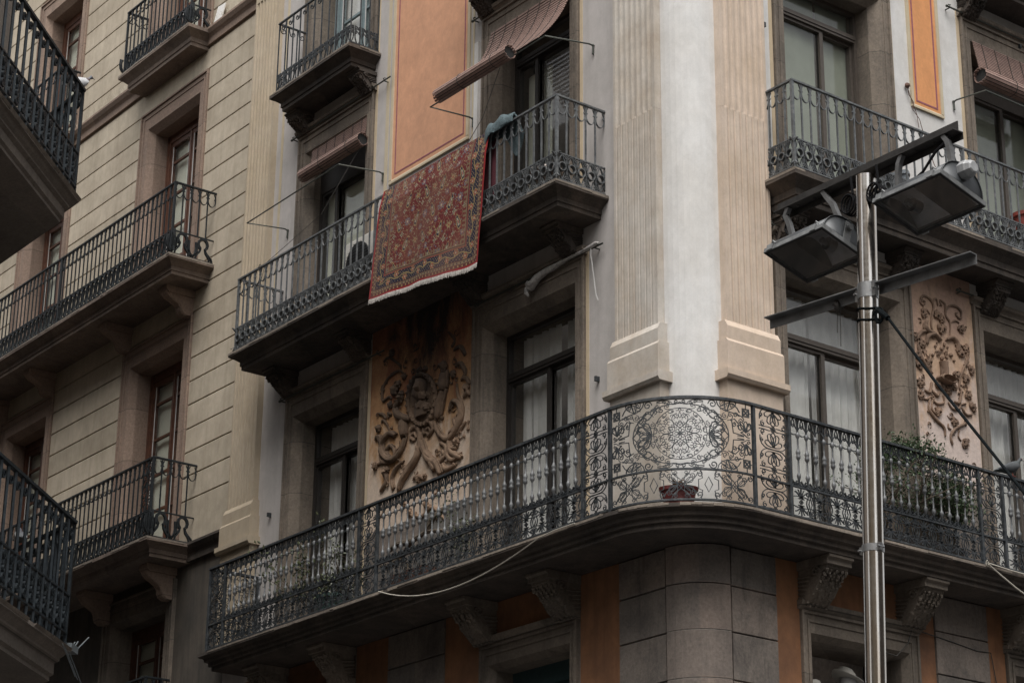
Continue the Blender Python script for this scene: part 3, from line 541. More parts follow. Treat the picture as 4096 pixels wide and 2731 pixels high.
def rosette_panel(mb,M,u0,u1,z0,z1,t=.0078,d=.007):
    c=(u0+u1)/2; g=(u1-u0)/2; zm=(z0+z1)/2; H=(z1-z0)/2; r=H*.73
    rib=lambda p,k=1.0,cl=False: mb.ribbon(M,p,t*k,d,closed=cl)
    for rr,k in ((r,.75),): rib(ell(c,zm,rr,rr,0,360,28)[:-1],k,True)
    rib(ell(c,zm,g*.635,H*.86,0,360,36)[:-1],1.0,True)
    for k in range(8): rib(loop_leaf(c,zm,r*.20,45*k,r*.12),.7)
    for k in range(6):
        a=60*k+30
        P=lambda q,b: (c+r*q*math.cos(R(a+b)),zm+r*q*math.sin(R(a+b)))
        for s in (1,-1):
            rib(bez(P(.22,0),P(.45,s*34),P(.80,s*36),P(.80,s*8),8),.85); rib(spiral(*P(.70,s*9),r*.09,1.1,a+90*s,s,9,.2),.7)
            rib(bez(P(.25,s*30),P(.42,s*12),P(.52,s*4),P(.42,s*1),6),.7); rib(spiral(*P(.40,s*16),r*.075,1.2,a,s,8,.2),.6)
            rib(ell(*P(.58,s*15),r*.075,r*.065,a-100,a+130,6),.6); rib(ell(*P(.74,s*22),r*.075,r*.06,a-120,a+120,6),.6)
            rib(bez(P(.98,s*27),P(.86,s*28),P(.84,s*20),P(.93,s*14),6),.8); rib(spiral(*P(.90,s*17),r*.06,1.2,a,s,8,.2),.6)
            rib(bez(P(.97,s*2),P(.90,s*3),P(.86,s*8),P(.93,s*9),4),.6); rib(bez(P(.60,0),P(.66,s*5),P(.76,s*5),P(.83,0),4),.6)
        rib(loop_leaf(*P(.30,0),r*.20,a,r*.12),.7); rib(loop_leaf(*P(.84,0),r*.13,a,r*.08),.6)
    for s in (1,-1):
        for q in (1,-1):                     # the four quarters round the rosette
            X=lambda a: c+s*a*g
            Z=lambda a: zm+q*a*H
            for ax,az,ar,ad in ((.40,.08,.05,1),(.46,.24,.05,-1),(.36,.30,.045,1),(.33,.66,.05,-1),(.16,.80,.035,1),(.56,.26,.04,1),(.50,.48,.04,-1),(.58,.56,.05,1)):
                rib(spiral(X(ax),Z(az),ar*.55,1.2,90*q*ad,s*q*ad,8,.2),.8); rib(bez((X(ax)+s*ar*.55,Z(az)),(X(ax)+s*.05,Z(az-.08*ad)),(X(ax),Z(az-.12*ad)),(X(ax)-s*.04,Z(az-.1*ad)),4),.7)
            for k,a in enumerate((8,34,60)):   # side fan
                L=g*(.17,.22,.2)[k]; aa=a if s>0 else 180-a
                rib(loop_leaf(X(.37),zm,L,q*aa if s>0 else q*aa,.055),1.1)
            rib([(X(.635),zm),(X(.55),Z(.2)),(X(.56),Z(.42))],1); rib([(X(.56),Z(.42)),(X(.47),Z(.30)),(X(.44),Z(.5)),(X(.50),Z(.56))],1)
            rib(bez((X(.25),Z(.78)),(X(.36),Z(.75)),(X(.34),Z(.45)),(X(.47),Z(.42)),6),1.1); rib(spiral(X(.24),Z(.68),r*.1,1.2,90,-s*q,9,.3),1)
            rib(bez((X(.34),Z(.52)),(X(.44),Z(.75)),(X(.52),Z(.6)),(X(.47),Z(.5)),6),1); rib(ell(X(.42),Z(.57),.035,.04,0,300,8),.8)
            rib(bez((X(0),Z(.9)),(X(.1),Z(.72)),(X(.16),Z(.95)),(X(.30),Z(.90)),6),.8)
            rib(spiral(X(.045),Z(.91),H*.06,1.2,-90,s*q,8,.3),1); rib(spiral(X(.42),Z(.86),H*.125,1.4,180 if s>0 else 0,-s*q,12,.2),1.2)
            rib(bez((X(.30),Z(.93)),(X(.22),Z(.98)),(X(.14),Z(.97)),(X(.10),Z(.88)),5),.9); rib(spiral(X(.15),Z(.86),H*.06,1.1,90,s*q,8,.3),.9)
            rib(bez((X(.47),Z(.98)),(X(.50),Z(.62)),(X(.66),Z(.74)),(X(.80),Z(.60)),7),1.1); rib(bez((X(.52),Z(.80)),(X(.62),Z(1.0)),(X(.74),Z(.98)),(X(.80),Z(.70)),6),1.1)
            rib(loop_leaf(X(.62),Z(.72),.12,(50 if s>0 else 130)*q,.06),1); rib(loop_leaf(X(.60),Z(.68),.12,(80 if s>0 else 100)*q,.05),1)
            # corner square with a cross
            cx,cz=X(.895),Z(.73); e=.036
            for ee,k in ((e,1.5),(e*.72,.6)): rib([(cx-ee,cz-ee),(cx+ee,cz-ee),(cx+ee,cz+ee),(cx-ee,cz+ee)],k,True)
            rib([(cx-e*.6,cz-e*.6),(cx+e*.6,cz+e*.6)],1.6); rib([(cx-e*.6,cz+e*.6),(cx+e*.6,cz-e*.6)],1.6)
            rib([(cx,cz+q*e),(cx,zm+q*H)],.8); rib([(cx+s*e,cz),(u1 if s>0 else u0,cz)],.8)
            # side zone
            for k,a in enumerate((90,60,120)): rib(loop_leaf(X(.89),Z(.16),.105,q*a,.042),1)
            rib(spiral(X(.81),Z(.27),H*.13,1.4,-90*q,s*q,12,.2),1.2); rib(bez((X(.81),Z(.14)),(X(.9),Z(.1)),(X(.88),Z(.02)),(X(.95),Z(.03)),5),1)
            rib(spiral(X(.93),Z(.12),H*.06,1,0,s,7,.3),.9); rib(spiral(X(.71),Z(.34),H*.075,1.3,90*q,-s*q,9,.25),1); rib(spiral(X(.74),Z(.62),H*.08,1.3,0,s*q,9,.25),1)
            rib([(X(.68),Z(.46)),(X(.70),Z(.1)),(X(.86),Z(.06))],1.1); rib([(X(.66),Z(.44)),(X(.72),Z(.5)),(X(.78),Z(.38)),(X(.76),Z(.30))],1.2)
            rib([(X(.76),zm+q*.012),(X(.86),zm+q*.012)],.8)
            for fx,fz,fr,fd in ((.56,.90,.085,1),(.70,.88,.07,-1),(.30,.80,.05,1),(.20,.99-.08,.04,-1),(.97-.02,.40,.05,1),(.82,.47,.07,-1),(.66,.60,.055,1),(.50,.36,.05,-1),(.40,.20,.05,1),(.55,.10,.045,-1)):
                rib(spiral(X(fx),Z(fz),H*fr*1.25,1.3,90*q*fd,s*q*fd,9,.2),.8); rib(bez((X(fx)+s*H*fr*1.2,Z(fz)),(X(fx)+s*H*fr*1.6,Z(fz)-q*.03*fd),(X(fx+.03),Z(fz-.12*fd)),(X(fx-.04),Z(fz-.17*fd)),5),.75)
def dado_panel(mb,M,u0,u1,z0,z1,t=.0078,d=.007):
    c=(u0+u1)/2; g=(u1-u0)/2; zm=(z0+z1)/2; H=(z1-z0)/2
    rib=lambda p,k=1.0,cl=False: mb.ribbon(M,p,t*k,d,closed=cl)
    for cx in (c-g*.70,c,c+g*.70):
        for q in range(4): rib(ell(cx+.016*math.cos(q*PI/2),zm+.016*math.sin(q*PI/2),.013,.013,0,360,6)[:-1],.8,True)
        for s in (1,-1):
            for q in (1,-1):
                for k,(a,L) in enumerate(((30,.085),(64,.095))):
                    rib(loop_leaf(cx+s*.03,zm+q*.01,L,q*(a if s>0 else 180-a),.05),.75)
                rib(bez((cx+s*.02,zm),(cx+s*.08,zm+q*.02),(cx+s*.13,zm+q*.05),(cx+s*.15,zm+q*H*.8),6),1)
                rib(spiral(cx+s*.165,zm+q*H*.66,H*.2,1.2,90*q,-s*q,9,.25),.9)
                rib(spiral(cx+s*.105,zm+q*H*.55,H*.17,1.2,0 if s<0 else 180,-s*q,8,.25),.8); rib(spiral(cx+s*.045,zm+q*H*.74,H*.16,1.2,-90*q,s*q,8,.25),.8)
                rib(bez((cx,zm+q*.03),(cx+s*.01,zm+q*H*.5),(cx+s*.07,zm+q*H*.4),(cx+s*.085,zm+q*H*.95),5),.8)
    for cx in (c-g*.35,c+g*.35):
        rib([(cx,zm-H*.5),(cx+.035,zm),(cx,zm+H*.5),(cx-.035,zm)],1,True)
        for s in (1,-1):
            rib([(cx+s*.07,z0),(cx+s*.055,zm-H*.4),(cx+s*.09,zm-H*.3),(cx+s*.09,zm+H*.3),(cx+s*.055,zm+H*.4),(cx+s*.07,z1)],1)
def console_m(M,P,u0,u1,d,zt,zb,mat):
    """carved scroll bracket under a balcony"""
    h=zt-zb; mb=MB()
    mb.prism(M,[(0,zt),(d,zt),(d,zt-h*.06),(d-.03,zt-h*.10),(d-.03,zt-h*.20),(0,zt-h*.20)],u0-.02,u1+.02)
    e=[(0,zt-h*.20)]+[(w*d,zb+z*h) for w,z in ((.86,.80),(.86,.74),(.74,.66),(.66,.56),(.60,.42),(.50,.28),(.40,.18),(.30,.08),(.16,.0),(0,.0))]
    mb.prism(M,e,u0,u1)
    # side volute and ribs, ragged leaves on the front
    for uu in (u0-.012,u1+.012):
        mb.tube([M(uu,a,b) for a,b in spiral(d*.55,zb+h*.68,h*.12,1.3,0,1,12,.2)],.012,5)
        for k in range(6): mb.tube([M(uu,d*.02,zb+h*(.18+.09*k)),M(uu,d*(.16+.055*k),zb+h*(.14+.09*k))],.008,4)
    rnd=random.Random(int(u0*100))
    for k in range(16):
        t=k/15; w=d*(.2+.62*t); z=zb+h*(.02+.66*t**1.1)
        for uu in (u0+.02,u0+.07,(u0+u1)/2,u1-.07,u1-.02): mb.blob(M(uu+rnd.uniform(-.012,.012),w+.004,z),.017*rnd.uniform(.7,1.4),seed=k+uu,rough=.9,n=5,m=4)
    return mb.build('console',MT[mat],P,smooth=True)
def console_l(M,P,u0,u1,d,zt,zb,mat):
    h=zt-zb; mb=MB()
    mb.prism(M,[(0,zt),(d,zt),(d,zt-.05),(d-.04,zt-.09),(0,zt-.09)],u0-.03,u1+.03)
    cur=[(.95,.80),(.93,.72),(.84,.62),(.66,.52),(.50,.42),(.42,.30),(.40,.18),(.36,.08),(.22,0)]
    mb.prism(M,[(0,zt-.09)]+[(w*d,zb+z*h) for w,z in cur]+[(0,zb)],u0,u1)
    for k in range(4):
        uu=u0+(u1-u0)*(k+.5)/4
        mb.tube([M(uu,w*d+.004,zb+z*h) for w,z in cur],.014,5)
    return mb.build('console',MT[mat],P,smooth=True)
def pilaster(M,P,u0,u1,z0,z1,zc,mat,base=True,w=.08,nf=7,top=None,zb0=8.56,zb1=9.13,ret=-.02,bl=.07):
    """fluted pilaster: open flutes above zc, filled ones below"""
    mb=MB(); n=nf; fw=(u1-u0-.05)/n
    def prof(kind):
        pts=[(u0,ret),(u0,w)]
        for i in range(n):
            a=u0+.025+i*fw+fw*.12; b=u0+.025+(i+1)*fw-fw*.12; r=(b-a)/2; c=(a+b)/2
            pts.append((a,w))
            for k in range(1,6):
                th=PI*k/6
                if kind==0: pts.append((c-r*math.cos(th),w-.75*r*math.sin(th)))
                else: pts.append((c-r*math.cos(th),w-.020+.018*math.sin(th)) if 0<k<6 else (c,w))
            pts.append((b,w))
        pts+=[(u1,w),(u1,ret)]
        return pts
    tz=top if top else z1
    mb.quadstrip([[M(u,q,z) for u,q in prof(0)] for z in (zc,tz)],cap=True)
    mb.quadstrip([[M(u,q,z) for u,q in prof(1)] for z in (zb1+.02,zc-.002)],cap=True)
    if top: mb.box(M,u0,u1,ret,w,top+.0,z1)
    for k in range(n):    # rounded ends of the fillings
        c=u0+.025+(k+.5)*fw; mb.blob(M(c,w-.018,zc),fw*.36,rough=0,n=6,m=4,sq=(1,.5,1) if M is FA else (.5,1,1))
    o=mb.build('pilaster',MT[mat],P,smooth=False)
    if base:
        b=MB()
        b.prism(lambda u,a,z:M(u,a,z),[(ret,zb1-.17),(w+.035,zb1-.17),(w+.035,zb1-.04),(w+.0,zb1+.025),(ret,zb1+.025)],u0-.035,u1+.035)
        b.prism(M,[(ret,zb0+.10),(w+.055,zb0+.10),(w+.055,zb1-.20),(w+.036,zb1-.171),(ret,zb1-.171)],u0-.055,u1+.055)
        b.prism(M,[(ret,zb0),(w+.07,zb0),(w+.09,zb0+.03),(w+.09,zb0+.085),(w+.06,zb0+.099),(ret,zb0+.099)],u0-.09,u1+.09)
        b.box(M,u0-.045,u1+.045,ret,w+.03,7.22,zb0-.001)
        b.build('pilaster_base',MT[mat],o)
    return o
# ================================================================== CORNER BUILDING
CB=root('corner_building',(0,0,0),'white corner house with fluted pilasters, orange painted panels and wrought iron balconies','building')
F1,F2,F3=7.18,10.76,14.10
A1=[(-7.08,-5.37,F1,10.0),(-3.38,-1.53,F1,10.0)]
A2=[(-7.08,-5.43,F2,13.4),(-3.29,-1.62,F2,13.4)]
A3=[(-7.08,-5.43,F3,16.7),(-3.29,-1.62,F3,16.7)]
A0=[(-7.0,-5.45,3.2,6.38),(-3.16,-1.64,3.2,6.38)]
B1=[(1.06,2.96,F1,9.97),(3.90,5.75,F1,9.97)]
B2=[(1.17,2.89,F2,13.4),(4.02,5.75,F2,13.4)]
B3=[(1.17,2.89,F3,16.7),(4.02,5.75,F3,16.7)]
B0=[(1.24,2.78,3.2,6.36),(4.04,5.6,3.2,6.36)]
RC=.37
def arcw(r,n=10): return [(-RC+r*math.cos(R(-90+90*i/n)),RC+r*math.sin(R(-90+90*i/n))) for i in range(n+1)]
def hole(l): return [(a+.1,b-.1,c,d+.05) for a,b,c,d in l]
for (z0,z1,mat,ha,hb,nm) in ((0,7.0,'ground_stone',A0,B0,'ground_floor_wall'),(7.0,20.5,'white',A1+A2+A3,B1+B2+B3,'wall')):
    ma=MB(); wall_grid(ma,FA,-8.27,-RC,z0,z1,hole(ha)); ma.build(nm,MT['whiteA' if mat=='white' else mat],CB,recalc=False)
    mb=MB(); wall_grid(mb,FB,RC,11,z0,z1,hole(hb))
    a=arcw(RC); mb.quadstrip([[(x,y,z) for x,y in a] for z in (z0,z1)],closed=False,cap=False)
    mb.poly([(-8.27,.02,z0),(-8.27,11,z0),(-8.27,11,z1),(-8.27,.02,z1)]); mb.poly([(0,11,z0),(-8.27,11,z0),(-8.27,11,z1),(0,11,z1)])
    if z1>20: mb.poly([(-8.27,0,z1),(0,0,z1),(0,11,z1),(-8.27,11,z1)])
    mb.build(nm,MT[mat],CB,recalc=False)
mj=MB()
for z,k in ((5.785,1),(6.213,1)):
    ao=[(-RC+(RC+.045)*math.cos(R(t)),RC+(RC+.045)*math.sin(R(t))) for t in frange(-88,-2,12)]; ai=[(-RC+(RC+.01)*math.cos(R(t)),RC+(RC+.01)*math.sin(R(t))) for t in frange(-88,-2,12)]
    ring=ao+ai[::-1]; mj.quadstrip([[(x,y,zz) for x,y in ring] for zz in (z-.008,z+.006)])
mj.build('mortar_joint',simple('pale mortar',(.30,.275,.25),.95,var=.4),CB)
# ground floor: rusticated blocks round the corner, orange strips between
zs=[5.0,5.37,5.79,6.22,6.64,6.998]
for (u0,u1,M) in ((-1.03,-RC-.016,FA),(-4.78,-3.78,FA),(RC+.016,.94,FB),(3.03,3.78,FB),(None,None,None)):
    mb=MB()
    for a,b in zip(zs,zs[1:]):
        b-=.010
        if M: mb.prism(M,[(-.01,a),(.022,a),(.03,a+.006),(.03,b-.006),(.022,b),(-.01,b)],u0+.003,u1-.003)
        else:
            ao=[(-RC+(RC+.05)*math.cos(R(t)),RC+(RC+.05)*math.sin(R(t))) for t in frange(-88,-2,12)]; ai=[(-RC+(RC-.01)*math.cos(R(t)),RC+(RC-.01)*math.sin(R(t))) for t in frange(-88,-2,12)]
            ring=ao+ai[::-1]; mb.quadstrip([[(x,y,z) for x,y in ring] for z in (a,b)])
    mb.build('rusticated_stonework',MT['ground_stone' if M else 'column_stone'],CB)
mb=MB(); z=4.2
for M,u0,u1 in ((FA,-1.03,-RC),(FA,-4.78,-3.78),(FB,RC,.94),(FB,3.03,3.78)): mb.box(M,u0,u1,-.01,.028,3.0,4.995)
ring=arcw(RC+.028)+arcw(RC-.01)[::-1]; mb.quadstrip([[(x,y,z) for x,y in ring] for z in (3.0,4.995)]); mb.build('stone_plinth',MT['ground_stone'],CB)
for M,u0,u1 in ((FA,-1.61,-1.036),(FA,-3.775,-3.17),(FA,-5.4,-4.785),(FB,.946,1.235),(FB,2.79,3.025),(FB,3.786,4.03),(FA,-8.2,-7.1),(FB,5.7,6.6)):
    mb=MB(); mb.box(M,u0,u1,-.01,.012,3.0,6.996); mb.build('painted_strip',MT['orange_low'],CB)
for M,l in ((FA,A0),(FB,B0)):
    for a,b,c,d in l:
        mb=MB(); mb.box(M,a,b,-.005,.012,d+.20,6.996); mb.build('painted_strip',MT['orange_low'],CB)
        oa,ob,ot=surround(M,CB,a,b,c,d,MT['surround'],band=.12,splay=.05,lintel=.2,cornice=True,proud=.025)
        if M is FA: alu_window(M,CB,oa,ob,c,ot,ztr=None,fmat='tealdark',cur=None,fr=.09,top_dark=.1,mullw=.09)
# upper windows with their stone surrounds
specs=[ # M, list, transom, mull, frame mat, curtain, top_dark
 (FA,A1[0],9.42,-6.24,'frame','curtain',0),(FA,A1[1],9.40,-2.46,'frame','curtain',0),
 (FA,A2[0],None,-6.50,'frame','blindin',.42),(FA,A2[1],13.03,-2.69,'frame',None,0),
 (FB,B1[0],9.31,1.96,'frameB','curtain',0),(FB,B1[1],9.33,4.80,'frameB','curtain',0),
 (FB,B2[0],12.95,2.14,'frameB','blinddark',0),(FB,B2[1],None,4.95,'frameB','blinddark',.35)]
for k,(M,(a,b,c,d),tr,mu,fm,cu,td) in enumerate(specs):
    oa,ob,ot=surround(M,CB,a,b,c,d,MT['surround'])
    alu_window(M,CB,oa,ob,c,ot,tr,mu,depth=.17 if k==2 else .25,fmat=fm,cur=cu,top_dark=td,sd=k*5)
    for u0,u1 in ((a-.045,a-.001),(b+.001,b+.045)):   # ochre band painted round the stone
        mb=MB(); mb.box(M,u0,u1,-.01,.005,c,d+.32); mb.build('painted_border',MT['ochre'],CB)
# a blind hangs half drawn inside one window of the upper floor, a pale cloth in the other leaf
mb=MB(); mb.sheet(lambda a,c:FA(-3.0+.42*a,-.40+.01*math.sin(a*9),10.9+2.05*c-.0*a),10,4); mb.build('interior_blind',MT['blindin'],CB)
for M,l in ((FA,A3),(FB,B3)):
    for k,(a,b,c,d) in enumerate(l):
        oa,ob,ot=surround(M,CB,a,b,c,d,MT['surround'])
        wood_window(M,CB,oa,ob,c,ot,[c+.55*i for i in range(1,6)],mat='tealwood',cur='curtain',sash_top=.1)
        for u0,u1 in ((a-.045,a-.001),(b+.001,b+.045)):
            mb=MB(); mb.box(M,u0,u1,-.01,.005,c,d+.32); mb.build('painted_border',MT['ochre'],CB)
# pilasters
pilaster(FA,CB,-1.00,-.375,7.2,20.3,11.40,'cream')
pilaster(FB,CB,.375,.985,7.2,20.3,11.38,'peach')
pilaster(FA,CB,-8.245,-7.66,7.2,16.2,11.40,'creamL',top=16.03,zb0=8.60)
# painted panels
def painted_panel(M,u0,u1,z0,z1,mat,edge=.045,line=.1):
    mb=MB(); mb.prism(lambda u,w,z:M(u,w,z),[(-.01,z0),(.022,z0),(.022,z0+edge*.6),(.012,z0+edge),(-.01,z0+edge)],u0,u1)
    mb.box(M,u0,u0+edge,-.01,.02,z0+edge+.001,z1); mb.box(M,u1-edge,u1,-.01,.02,z0+edge+.001,z1); fr=mb.build('painted_panel',MT['panel_edge'],CB)
    f=MB(); f.box(M,u0+edge+.001,u1-edge-.001,-.008,.006,z0+edge+.001,z1); f.build('panel_field',MT[mat],fr)
    l=MB(); t=.017 if u1-u0>1 else .02; e=line
    l.box(M,u0+e,u0+e+t,.0,.009,z0+e,z1); l.box(M,u1-e-t,u1-e,.0,.009,z0+e,z1); l.box(M,u0+e+t,u1-e-t,.0,.009,z0+e,z0+e+t)
    l.build('painted_line',MT['purple'],fr)
painted_panel(FA,-5.08,-3.54,12.30,20.2,'orange')
painted_panel(FB,3.17,3.67,12.29,20.2,'orangeB',edge=.04,line=.082)
for u0,u1 in ((-7.55,-7.50),(-5.20,-5.14),(-3.50,-3.47)):
    mb=MB(); mb.box(FA,u0,u1,-.01,.006,10.8,20.2); mb.build('painted_border',MT['panel_edge'],CB)
# relief panels
def relief(M,u0,u1,z0,z1,gm,om,tubes,blobs,leaves=(),disc=None,med=None):
    mb=MB(); mb.box(M,u0,u1,-.01,.014,z0,z1); rp=mb.build('relief_panel',MT[gm],CB)
    mb=MB(); mb.box(M,u0,u1,-.01,.03,7.2,z0-.001); mb.build('panel_base',MT['ground_stone'],rp)
    o=MB()
    def T(p,r,taper=True):
        pts=[]   # smooth the hand-set points
        for i in range(len(p)-1):
            p0=p[max(i-1,0)];p1=p[i];p2=p[i+1];p3=p[min(i+2,len(p)-1)]
            for k in range(4):
                t=k/4; q=[.5*(2*p1[j]+(p2[j]-p0[j])*t+(2*p0[j]-5*p1[j]+4*p2[j]-p3[j])*t*t+(3*p1[j]-p0[j]-3*p2[j]+p3[j])*t**3) for j in (0,1)]; pts.append(q)
        pts.append(p[-1]); n=len(pts)
        tp=[.55+.6*math.sin(PI*(i+.6)/(n+.6)) for i in range(n)]
        o.tube([M(q[0],.014+r*.55,q[1]) for q in pts],r,7,taper=tp)
        if r>.02: # second strand beside, like gathered leaves
            o.tube([M(q[0]+r*.9,.014+r*.4,q[1]+r*.3) for q in pts],r*.55,5,taper=tp); o.tube([M(q[0]-r*.8,.014+r*.4,q[1]-r*.4) for q in pts],r*.5,5,taper=tp)
    for r,p in tubes: T(p,r*(1.45 if gm=='reliefB' else 1.3))
    if gm=='reliefB':
        rd=random.Random(8)
        for k in range(34):
            uu=rd.choice((rd.uniform(u0+.08,u0+.26),rd.uniform(u1-.26,u1-.08),rd.uniform(u0+.2,u1-.2))); vv=rd.uniform(8.3,9.95); rr_=rd.uniform(.03,.055)
            pts=spiral(uu,vv,rr_,rd.uniform(.6,1.1),rd.uniform(0,360),rd.choice((-1,1)),9,.25); o.tube([M(q[0],.018+.01*i/9,q[1]) for i,q in enumerate(pts)],.011,5,taper=[.5+.07*i for i in range(10)])
    if gm=='reliefA':      # small acanthus curls that fill the ground between the big scrolls
        rd=random.Random(21)
        for k in range(60):
            uu=rd.uniform(u0+.12,u1-.12); vv=rd.uniform(8.35,10.15); rr_=rd.uniform(.035,.075); s_=rd.choice((-1,1)); a_=rd.uniform(0,360)
            pts=spiral(uu,vv,rr_,rd.uniform(.7,1.2),a_,s_,10,.2); o.tube([M(q[0],.02+.012*i/10,q[1]) for i,q in enumerate(pts)],.010,5,taper=[.5+.07*i for i in range(11)])
    sw=o.build('scrollwork',MT[om],rp,smooth=True)
    tx=D2.textures.get('carving') or D2.textures.new('carving','CLOUDS'); tx.noise_scale=.045; md=sw.modifiers.new('s','SUBSURF'); md.levels=md.render_levels=1; md=sw.modifiers.new('d','DISPLACE'); md.texture=tx; md.strength=.014 if gm=='reliefA' else .010; md.texture_coords='GLOBAL'
    for k,(u,z,r) in enumerate(blobs):
        b=MB(); b.blob(M(u,.012+r*.5,z),r*.72,seed=k,rough=.7,n=8,m=6)
        if r>.03 and gm=='reliefA':
            for q in range(6): b.blob(M(u+r*.62*math.cos(q*PI/3),.012+r*.4,z+r*.62*math.sin(q*PI/3)),r*.36,seed=k+q,rough=.5,n=5,m=4)
        b.build('flower' if gm=='reliefA' else 'fruit',MT[om],rp,smooth=True)
    if leaves:
        for k,(u,z) in enumerate(leaves):
            a0=k*1.7; b=MB()
            for q,(da,L) in enumerate(((-1.15,.058),(-.5,.07),(0,.08),(.5,.07),(1.15,.058))):
                a=a0+da; c=(u+L*.5*math.cos(a),z+L*.5*math.sin(a))
                b.quadstrip([[M(c[0]+r1*math.cos(a)*L*.62-r2*math.sin(a)*L*.34,ww,c[1]+r1*math.sin(a)*L*.62+r2*math.cos(a)*L*.34) for r1,r2 in ((-.8,0),(-.3,.8),(.4,.75),(1,0),(.4,-.75),(-.3,-.8))] for ww in (.012,.036)]); b.blob(M(c[0],.03,c[1]),L*.3,seed=q,rough=.2,n=5,m=3)
            b.build('leaf_ornament',MT[om],rp)
    if disc:
        c,e,f=disc; b=MB(); rx=abs(e[0]-c[0]); rz=abs(f[1]-c[1])
        b.quadstrip([[M(c[0]+s*rx*math.cos(t*PI/8),w,c[1]+s*rz*math.sin(t*PI/8)) for t in range(16)] for s,w in ((1,.01),(1,.10),(.85,.11),(.7,.07),(.01,.06))])
        b.quadstrip([[M(c[0]-.01+s*math.cos(t*PI/5),w+.05*math.sin(t*PI/5),z) for t in range(10)] for s,w,z in ((.035,.04,c[1]+.03),(.028,.04,c[1]+.10),(.05,.04,c[1]+.19))])
        b.build('vase',MT[om],rp,smooth=True)
    if med:
        b=MB(); pts=[M(u,.035,z) for u,z in med]; b.tube(pts+[pts[0]],.030,7,cap=False)
        for k in range(0,24): b.blob(M(med[k][0],.06,med[k][1]),.022,seed=k,rough=.6,n=5,m=4)
        cu=sum(p[0] for p in med)/24; cz=sum(p[1] for p in med)/24
        b.quadstrip([[M(cu+(u-cu)*s,w,cz+(z-cz)*s) for u,z in med] for s,w in ((.93,.014),(.9,.03),(.01,.034))])
        b.build('medallion_frame',MT[om],rp,smooth=True)
        h=MB(); h.blob(M(cu-.005,.085,cz+.09),.085,3,.12,(.85,.7,1.2),10,8); h.blob(M(cu-.06,.1,cz+.06),.03,2,.1); h.blob(M(cu+.04,.09,cz+.13),.08,5,.6); h.blob(M(cu+.06,.075,cz+.03),.06,6,.6)
        h.quadstrip([[M(cu+r*math.cos(t*PI/6)+dx,.05+.035*math.sin(t*PI/6),z) for t in range(12)] for r,z,dx in ((.04,cz+.03,0),(.045,cz-.03,.005),(.11,cz-.08,.01),(.13,cz-.14,.01),(.10,cz-.19,.01))]); h.build('bust',MT[om],rp,smooth=True)
relief(FA,-5.30,-3.39,8.19,10.58,'reliefA','ornA',RA_T,RA_B,med=RA_MED)
relief(FB,2.985,3.885,8.20,10.55,'reliefB','ornB',RB_T,RB_B,RB_L,disc=RB_D)
# ---------------------------------------------------------------- long first floor balcony round the corner
RR=.92; CC=(-.42,.27)
LA=shift(FA,0,.65); LB=lambda s,w,z:(.5+w,s,z)
def LARC(s,w,z):
    th=-PI/2+s/RR; return (CC[0]+(RR+w)*math.cos(th),CC[1]+(RR+w)*math.sin(th),z)
def LEND(s,w,z): return (-7.52-w,-s,z)
rings=[];zz=[]
PR=[(-.06,7.0),(-.05,7.0),(-.05,7.045),(-.02,7.05),(-.02,7.09),(.015,7.10),(.02,7.135),(.055,7.15),(.07,7.16),(.07,7.195)]
for o,z in PR:
    r=[(-7.52-o,.1),(-7.52-o,-.65-o)]+[(p[0],p[1]) for p in (LARC(1.4451*i/16,o,0) for i in range(17))]+[(.5+o,10.8),(-.1,10.8),(-.1,.1)]
    rings.append(r); zz.append(z)
mb=MB(); loft(mb,rings,zz); BL=mb.build('balcony',MT['slab'],CB)
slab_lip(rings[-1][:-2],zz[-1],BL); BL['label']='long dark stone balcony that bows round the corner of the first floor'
ZT,ZM,ZB=8.185,7.52,7.24
# hand rails
mb=MB()
path=[LEND(0,0,0),LEND(.65,0,0)]+[LARC(1.4451*i/20,0,0) for i in range(21)]+[LB(9.5,0,0)]
def rail(mb,path,z,w,h):
    P=[Vector((p[0],p[1],0)) for p in path]; rings=[]
    for i,p in enumerate(P):
        a=(P[i]-P[i-1]).normalized() if i else None; b=(P[i+1]-P[i]).normalized() if i<len(P)-1 else None
        t=(a+b).normalized() if a and b else (a or b); n=Vector((t.y,-t.x,0)); k=1/max(.5,n.dot(Vector((b.y,-b.x,0)) if b else n))
        rings.append([tuple(p+n*(s*w/2*k)+Vector((0,0,zq))) for s,zq in ((-1,z-h/2),(1,z-h/2),(1,z+h*.3),(.5,z+h/2),(-.5,z+h/2),(-1,z+h*.3))])
    mb.quadstrip(rings)
for z,h,w in ((ZT,.028,.045),(ZT-.155,.012,.016),(ZM,.018,.024),(ZB,.02,.028)):
    if abs(z-(ZT-.155))<1e-6: continue
    m2=MB(); rail(m2,path,z,w,h); m2.build('handrail' if z==ZT else 'lower_rail',MT['iron'],BL)
posts=[(LA,-7.52),(LA,-7.18),(LA,-4.46),(LA,-4.12),(LA,-.785),(LARC,.02),(LARC,1.44),(LB,.70),(LB,3.24),(LB,3.58),(LB,6.2),(LB,6.55),(LEND,.03)]
for M,s in posts:
    mb=MB(); mb.box(M,s-.014,s+.014,-.016,.016,7.16,ZT); mb.build('post',MT['iron'],BL)
for M,a,b in ((LA,-7.52,-7.18),(LA,-4.46,-4.12),(LA,-.785,-.42),(LB,.31,.70),(LB,3.24,3.58),(LB,6.2,6.55)):
    mb=MB(); leaf_panel(mb,M,a+.014,b-.014,ZB,ZT,5); 
    mb.build('narrow_openwork_panel',MT['iron'],BL)
mb=MB(); leaf_panel(mb,LEND,.04,.36,ZB,ZT,5); leaf_panel(mb,LEND,.36,.64,ZB,ZT,5); mb.build('narrow_openwork_panel',MT['iron'],BL)
